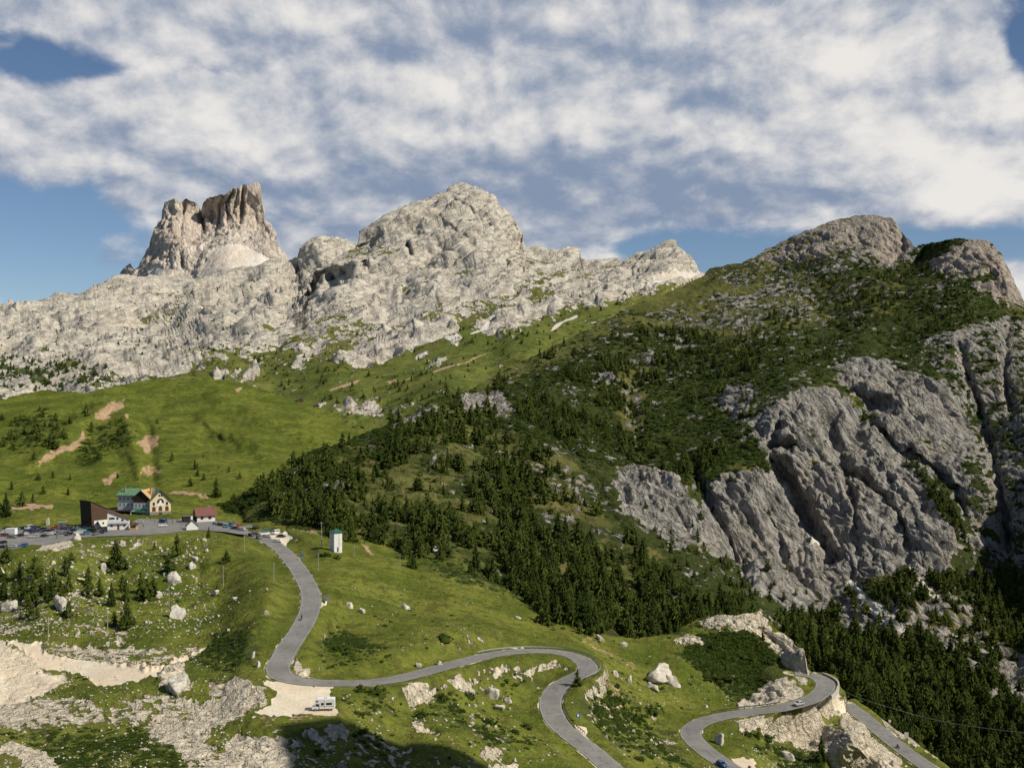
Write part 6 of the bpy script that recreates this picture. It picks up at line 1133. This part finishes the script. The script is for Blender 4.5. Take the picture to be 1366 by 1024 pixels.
# ------------------------------------------------------------------ camera, sun, sky
cam = bpy.data.cameras.new('camera'); co = bpy.data.objects.new('camera', cam); COL.objects.link(co)
cam.sensor_width = 36; cam.lens = 36 * F / 1366; cam.clip_start = .5; cam.clip_end = 90000
co.location = (0, 0, 0); co.rotation_euler = (math.radians(90), 0, 0); sc.camera = co
AZ, EL = math.radians(SUN_AZ), math.radians(SUN_EL)           # azimuth clockwise from the view direction (+Y)
SDIR = Vector((math.sin(AZ) * math.cos(EL), math.cos(AZ) * math.cos(EL), math.sin(EL)))
sl = bpy.data.lights.new('sun', 'SUN'); sl.energy = 5.0; sl.angle = math.radians(.53); sl.color = (1, .92, .76)
so = bpy.data.objects.new('sun', sl); COL.objects.link(so); so.rotation_euler = (-SDIR).to_track_quat('-Z', 'Y').to_euler(); so.location = SDIR * 500
w = bpy.data.worlds.new('World'); sc.world = w; w.use_nodes = True
W = NT(w.node_tree); w.node_tree.nodes.clear()
out = W.node('ShaderNodeOutputWorld'); bg = W.node('ShaderNodeBackground'); W.l.new(bg.outputs[0], out.inputs[0]); bg.inputs[1].default_value = .1
sky = W.node('ShaderNodeTexSky', sky_type='NISHITA'); sky.sun_disc = False; sky.sun_elevation = EL; sky.sun_rotation = AZ
sky.altitude = 2200; sky.air_density = 1.0; sky.dust_density = .25; sky.ozone_density = 3.2
tc = W.node('ShaderNodeTexCoord'); dirv = tc.outputs['Generated']
sp = W.node('ShaderNodeSeparateXYZ'); W.l.new(dirv, sp.inputs[0]); dx, dy, dz = sp.outputs
def cloud(ox, oz, detail):
    """cloud thickness in direction (shifted a little towards the sun for the lit side)"""
    x = W.m('ADD', dx, ox); z = W.m('MAXIMUM', W.m('ADD', dz, oz), 0.0)
    inv = W.m('DIVIDE', 1, W.m('ADD', z, .45))
    cmb = W.node('ShaderNodeCombineXYZ'); W.put(cmb.inputs[0], W.m('MULTIPLY', x, 1.65)); W.put(cmb.inputs[1], W.m('MULTIPLY', dy, .9)); W.put(cmb.inputs[2], W.m('MULTIPLY', W.m('LOGARITHM', W.m('ADD', z, .3), math.e), 1.3))
    c = cmb.outputs[0]
    n1 = W.noise(c, 3.0, 2, .5, .3); n2 = W.noise(c, 6.5, detail, .64, .15)
    vo = W.node('ShaderNodeTexVoronoi', feature='F1', normalize=True); W.put(vo.inputs['Vector'], W.vm('ADD', c, W.vm('SCALE', W.noise(c, 9, 2, .6, out=1), sc_=.11))); vo.inputs['Scale'].default_value = 7; vo.inputs['Detail'].default_value = 1.5; vo.inputs['Roughness'].default_value = .5
    v1 = W.m('SUBTRACT', .55, vo.outputs['Distance'])
    return W.m('ADD', W.m('ADD', W.m('MULTIPLY', n1, .5), W.m('MULTIPLY', n2, .4)), W.m('MULTIPLY_ADD', v1, .42, .0)), c, n1
# broad layout of the cloud field in direction space: (azimuth tangent, elevation tangent, half widths, strength)
yy = W.m('MAXIMUM', dy, .05); ta = W.m('DIVIDE', dx, yy); te = W.m('DIVIDE', dz, yy)
def uvb(u, v, ru, rv, k): return ((u - CX) / F, (CY - v) / F, ru / F, rv / F, k)
BL = [uvb(30, 70, 60, 34, -.2), uvb(85, 88, 60, 26, -.13), uvb(215, 93, 100, 15, -.2), uvb(330, 95, 60, 10, -.1), uvb(40, 335, 150, 66, -.32), uvb(130, 345, 60, 26, .17), uvb(110, 260, 60, 22, -.05), uvb(1366, 55, 24, 32, -.3), uvb(980, 345, 160, 34, -.22), uvb(1260, 318, 200, 24, -.2), uvb(650, 300, 260, 40, .07),
      uvb(1100, 278, 26, 12, .12), uvb(560, 240, 160, 14, .06), uvb(430, 255, 90, 12, .10), uvb(250, 150, 200, 60, .10), uvb(560, 110, 330, 90, .10), uvb(950, 150, 330, 90, .10), uvb(1240, 150, 170, 90, .10), uvb(1280, 245, 90, 30, .07), uvb(740, 235, 120, 40, .10), uvb(14, 60, 14, 8, .12), uvb(90, 12, 150, 14, .12), uvb(600, 5, 600, 70, .12), uvb(1250, 60, 160, 50, .14), uvb(700, 250, 420, 34, .08), uvb(1180, 180, 250, 60, .08), uvb(60, 190, 120, 60, .1), uvb(860, 250, 200, 40, .04)]
BB = [uvb(100, 215, 70, 26, .3), uvb(280, 185, 95, 38, .32), uvb(130, 130, 80, 18, .2), uvb(610, 130, 60, 34, .28), uvb(690, 95, 55, 28, .3), uvb(640, 185, 70, 16, .3), uvb(775, 172, 30, 28, .35), uvb(1215, 45, 120, 50, .38), uvb(1110, 85, 60, 30, .22), uvb(1345, 120, 45, 45, .3), uvb(1275, 250, 45, 25, .25), uvb(870, 130, 50, 12, .3),
      uvb(560, 20, 500, 18, .12), uvb(1140, 240, 60, 14, .2), uvb(1100, 278, 22, 10, .35), uvb(500, 245, 160, 26, -.32), uvb(740, 290, 150, 40, -.38), uvb(1190, 125, 140, 24, -.3), uvb(920, 60, 140, 26, -.2), uvb(860, 225, 90, 26, -.15), uvb(430, 60, 120, 30, -.15), uvb(420, 150, 60, 40, -.15), uvb(1020, 210, 90, 30, -.12), uvb(200, 262, 190, 16, -.25)]
def blobs(L):
    acc = 0.0
    for (a, e, ra, re, k) in L:
        q = W.m('ADD', W.m('POWER', W.m('ABSOLUTE', W.m('MULTIPLY', W.m('SUBTRACT', ta, a), 1 / ra)), 2), W.m('POWER', W.m('ABSOLUTE', W.m('MULTIPLY', W.m('SUBTRACT', te, e), 1 / re)), 2))
        acc = W.m('MULTIPLY_ADD', W.m('EXPONENT', W.m('MULTIPLY', q, -.8)), k, acc)
    return acc
B = blobs(BL)
d0, c0, b0 = cloud(0, 0, 7); d1, _, _ = cloud(.008, .012, 7); d2, _, b2 = cloud(.03, .045, 1)
den = W.m('ADD', d0, B)
front = W.ss(dy, .2, .6)
cov_ = W.m('MULTIPLY', W.ss(den, .42, .57), W.m('MULTIPLY_ADD', front, .9, .1))
lit = W.m('ADD', W.m('MULTIPLY', W.m('SUBTRACT', d0, d1), 7.5), W.m('MULTIPLY', W.m('SUBTRACT', d0, d2), 2.6))
puff = W.noise(c0, 3.6, 4, .5, .4)
br = W.m('ADD', W.m('ADD', lit, W.m('MULTIPLY', W.m('SUBTRACT', puff, .5), .8)), W.m('MULTIPLY_ADD', blobs(BB), 1.7, .06))
t_ = W.ss(br, -.95, 1.35)
ccol = W.mix(t_, (2.35, 3.0, 4.25), (8.6, 8.3, 7.9))
skc = W.mix(1.0, sky.outputs[0], (SKYK, SKYK * 1.0, SKYK * 1.0), 'MULTIPLY')
fin = W.mix(W.m('MULTIPLY', cov_, .96), skc, ccol)
W.l.new(fin, bg.inputs[0])
vs_ = sc.view_settings; sc.display_settings.display_device = 'sRGB'; vs_.view_transform = 'Standard'; vs_.look = 'None'; vs_.exposure = 0; vs_.gamma = 1
sc.cycles.max_bounces = 4; sc.cycles.diffuse_bounces = 2; sc.cycles.glossy_bounces = 2; sc.cycles.use_denoising = True
sc.cycles.sample_clamp_indirect = 4
w.cycles.sampling_method = 'MANUAL'; w.cycles.sample_map_resolution = 512
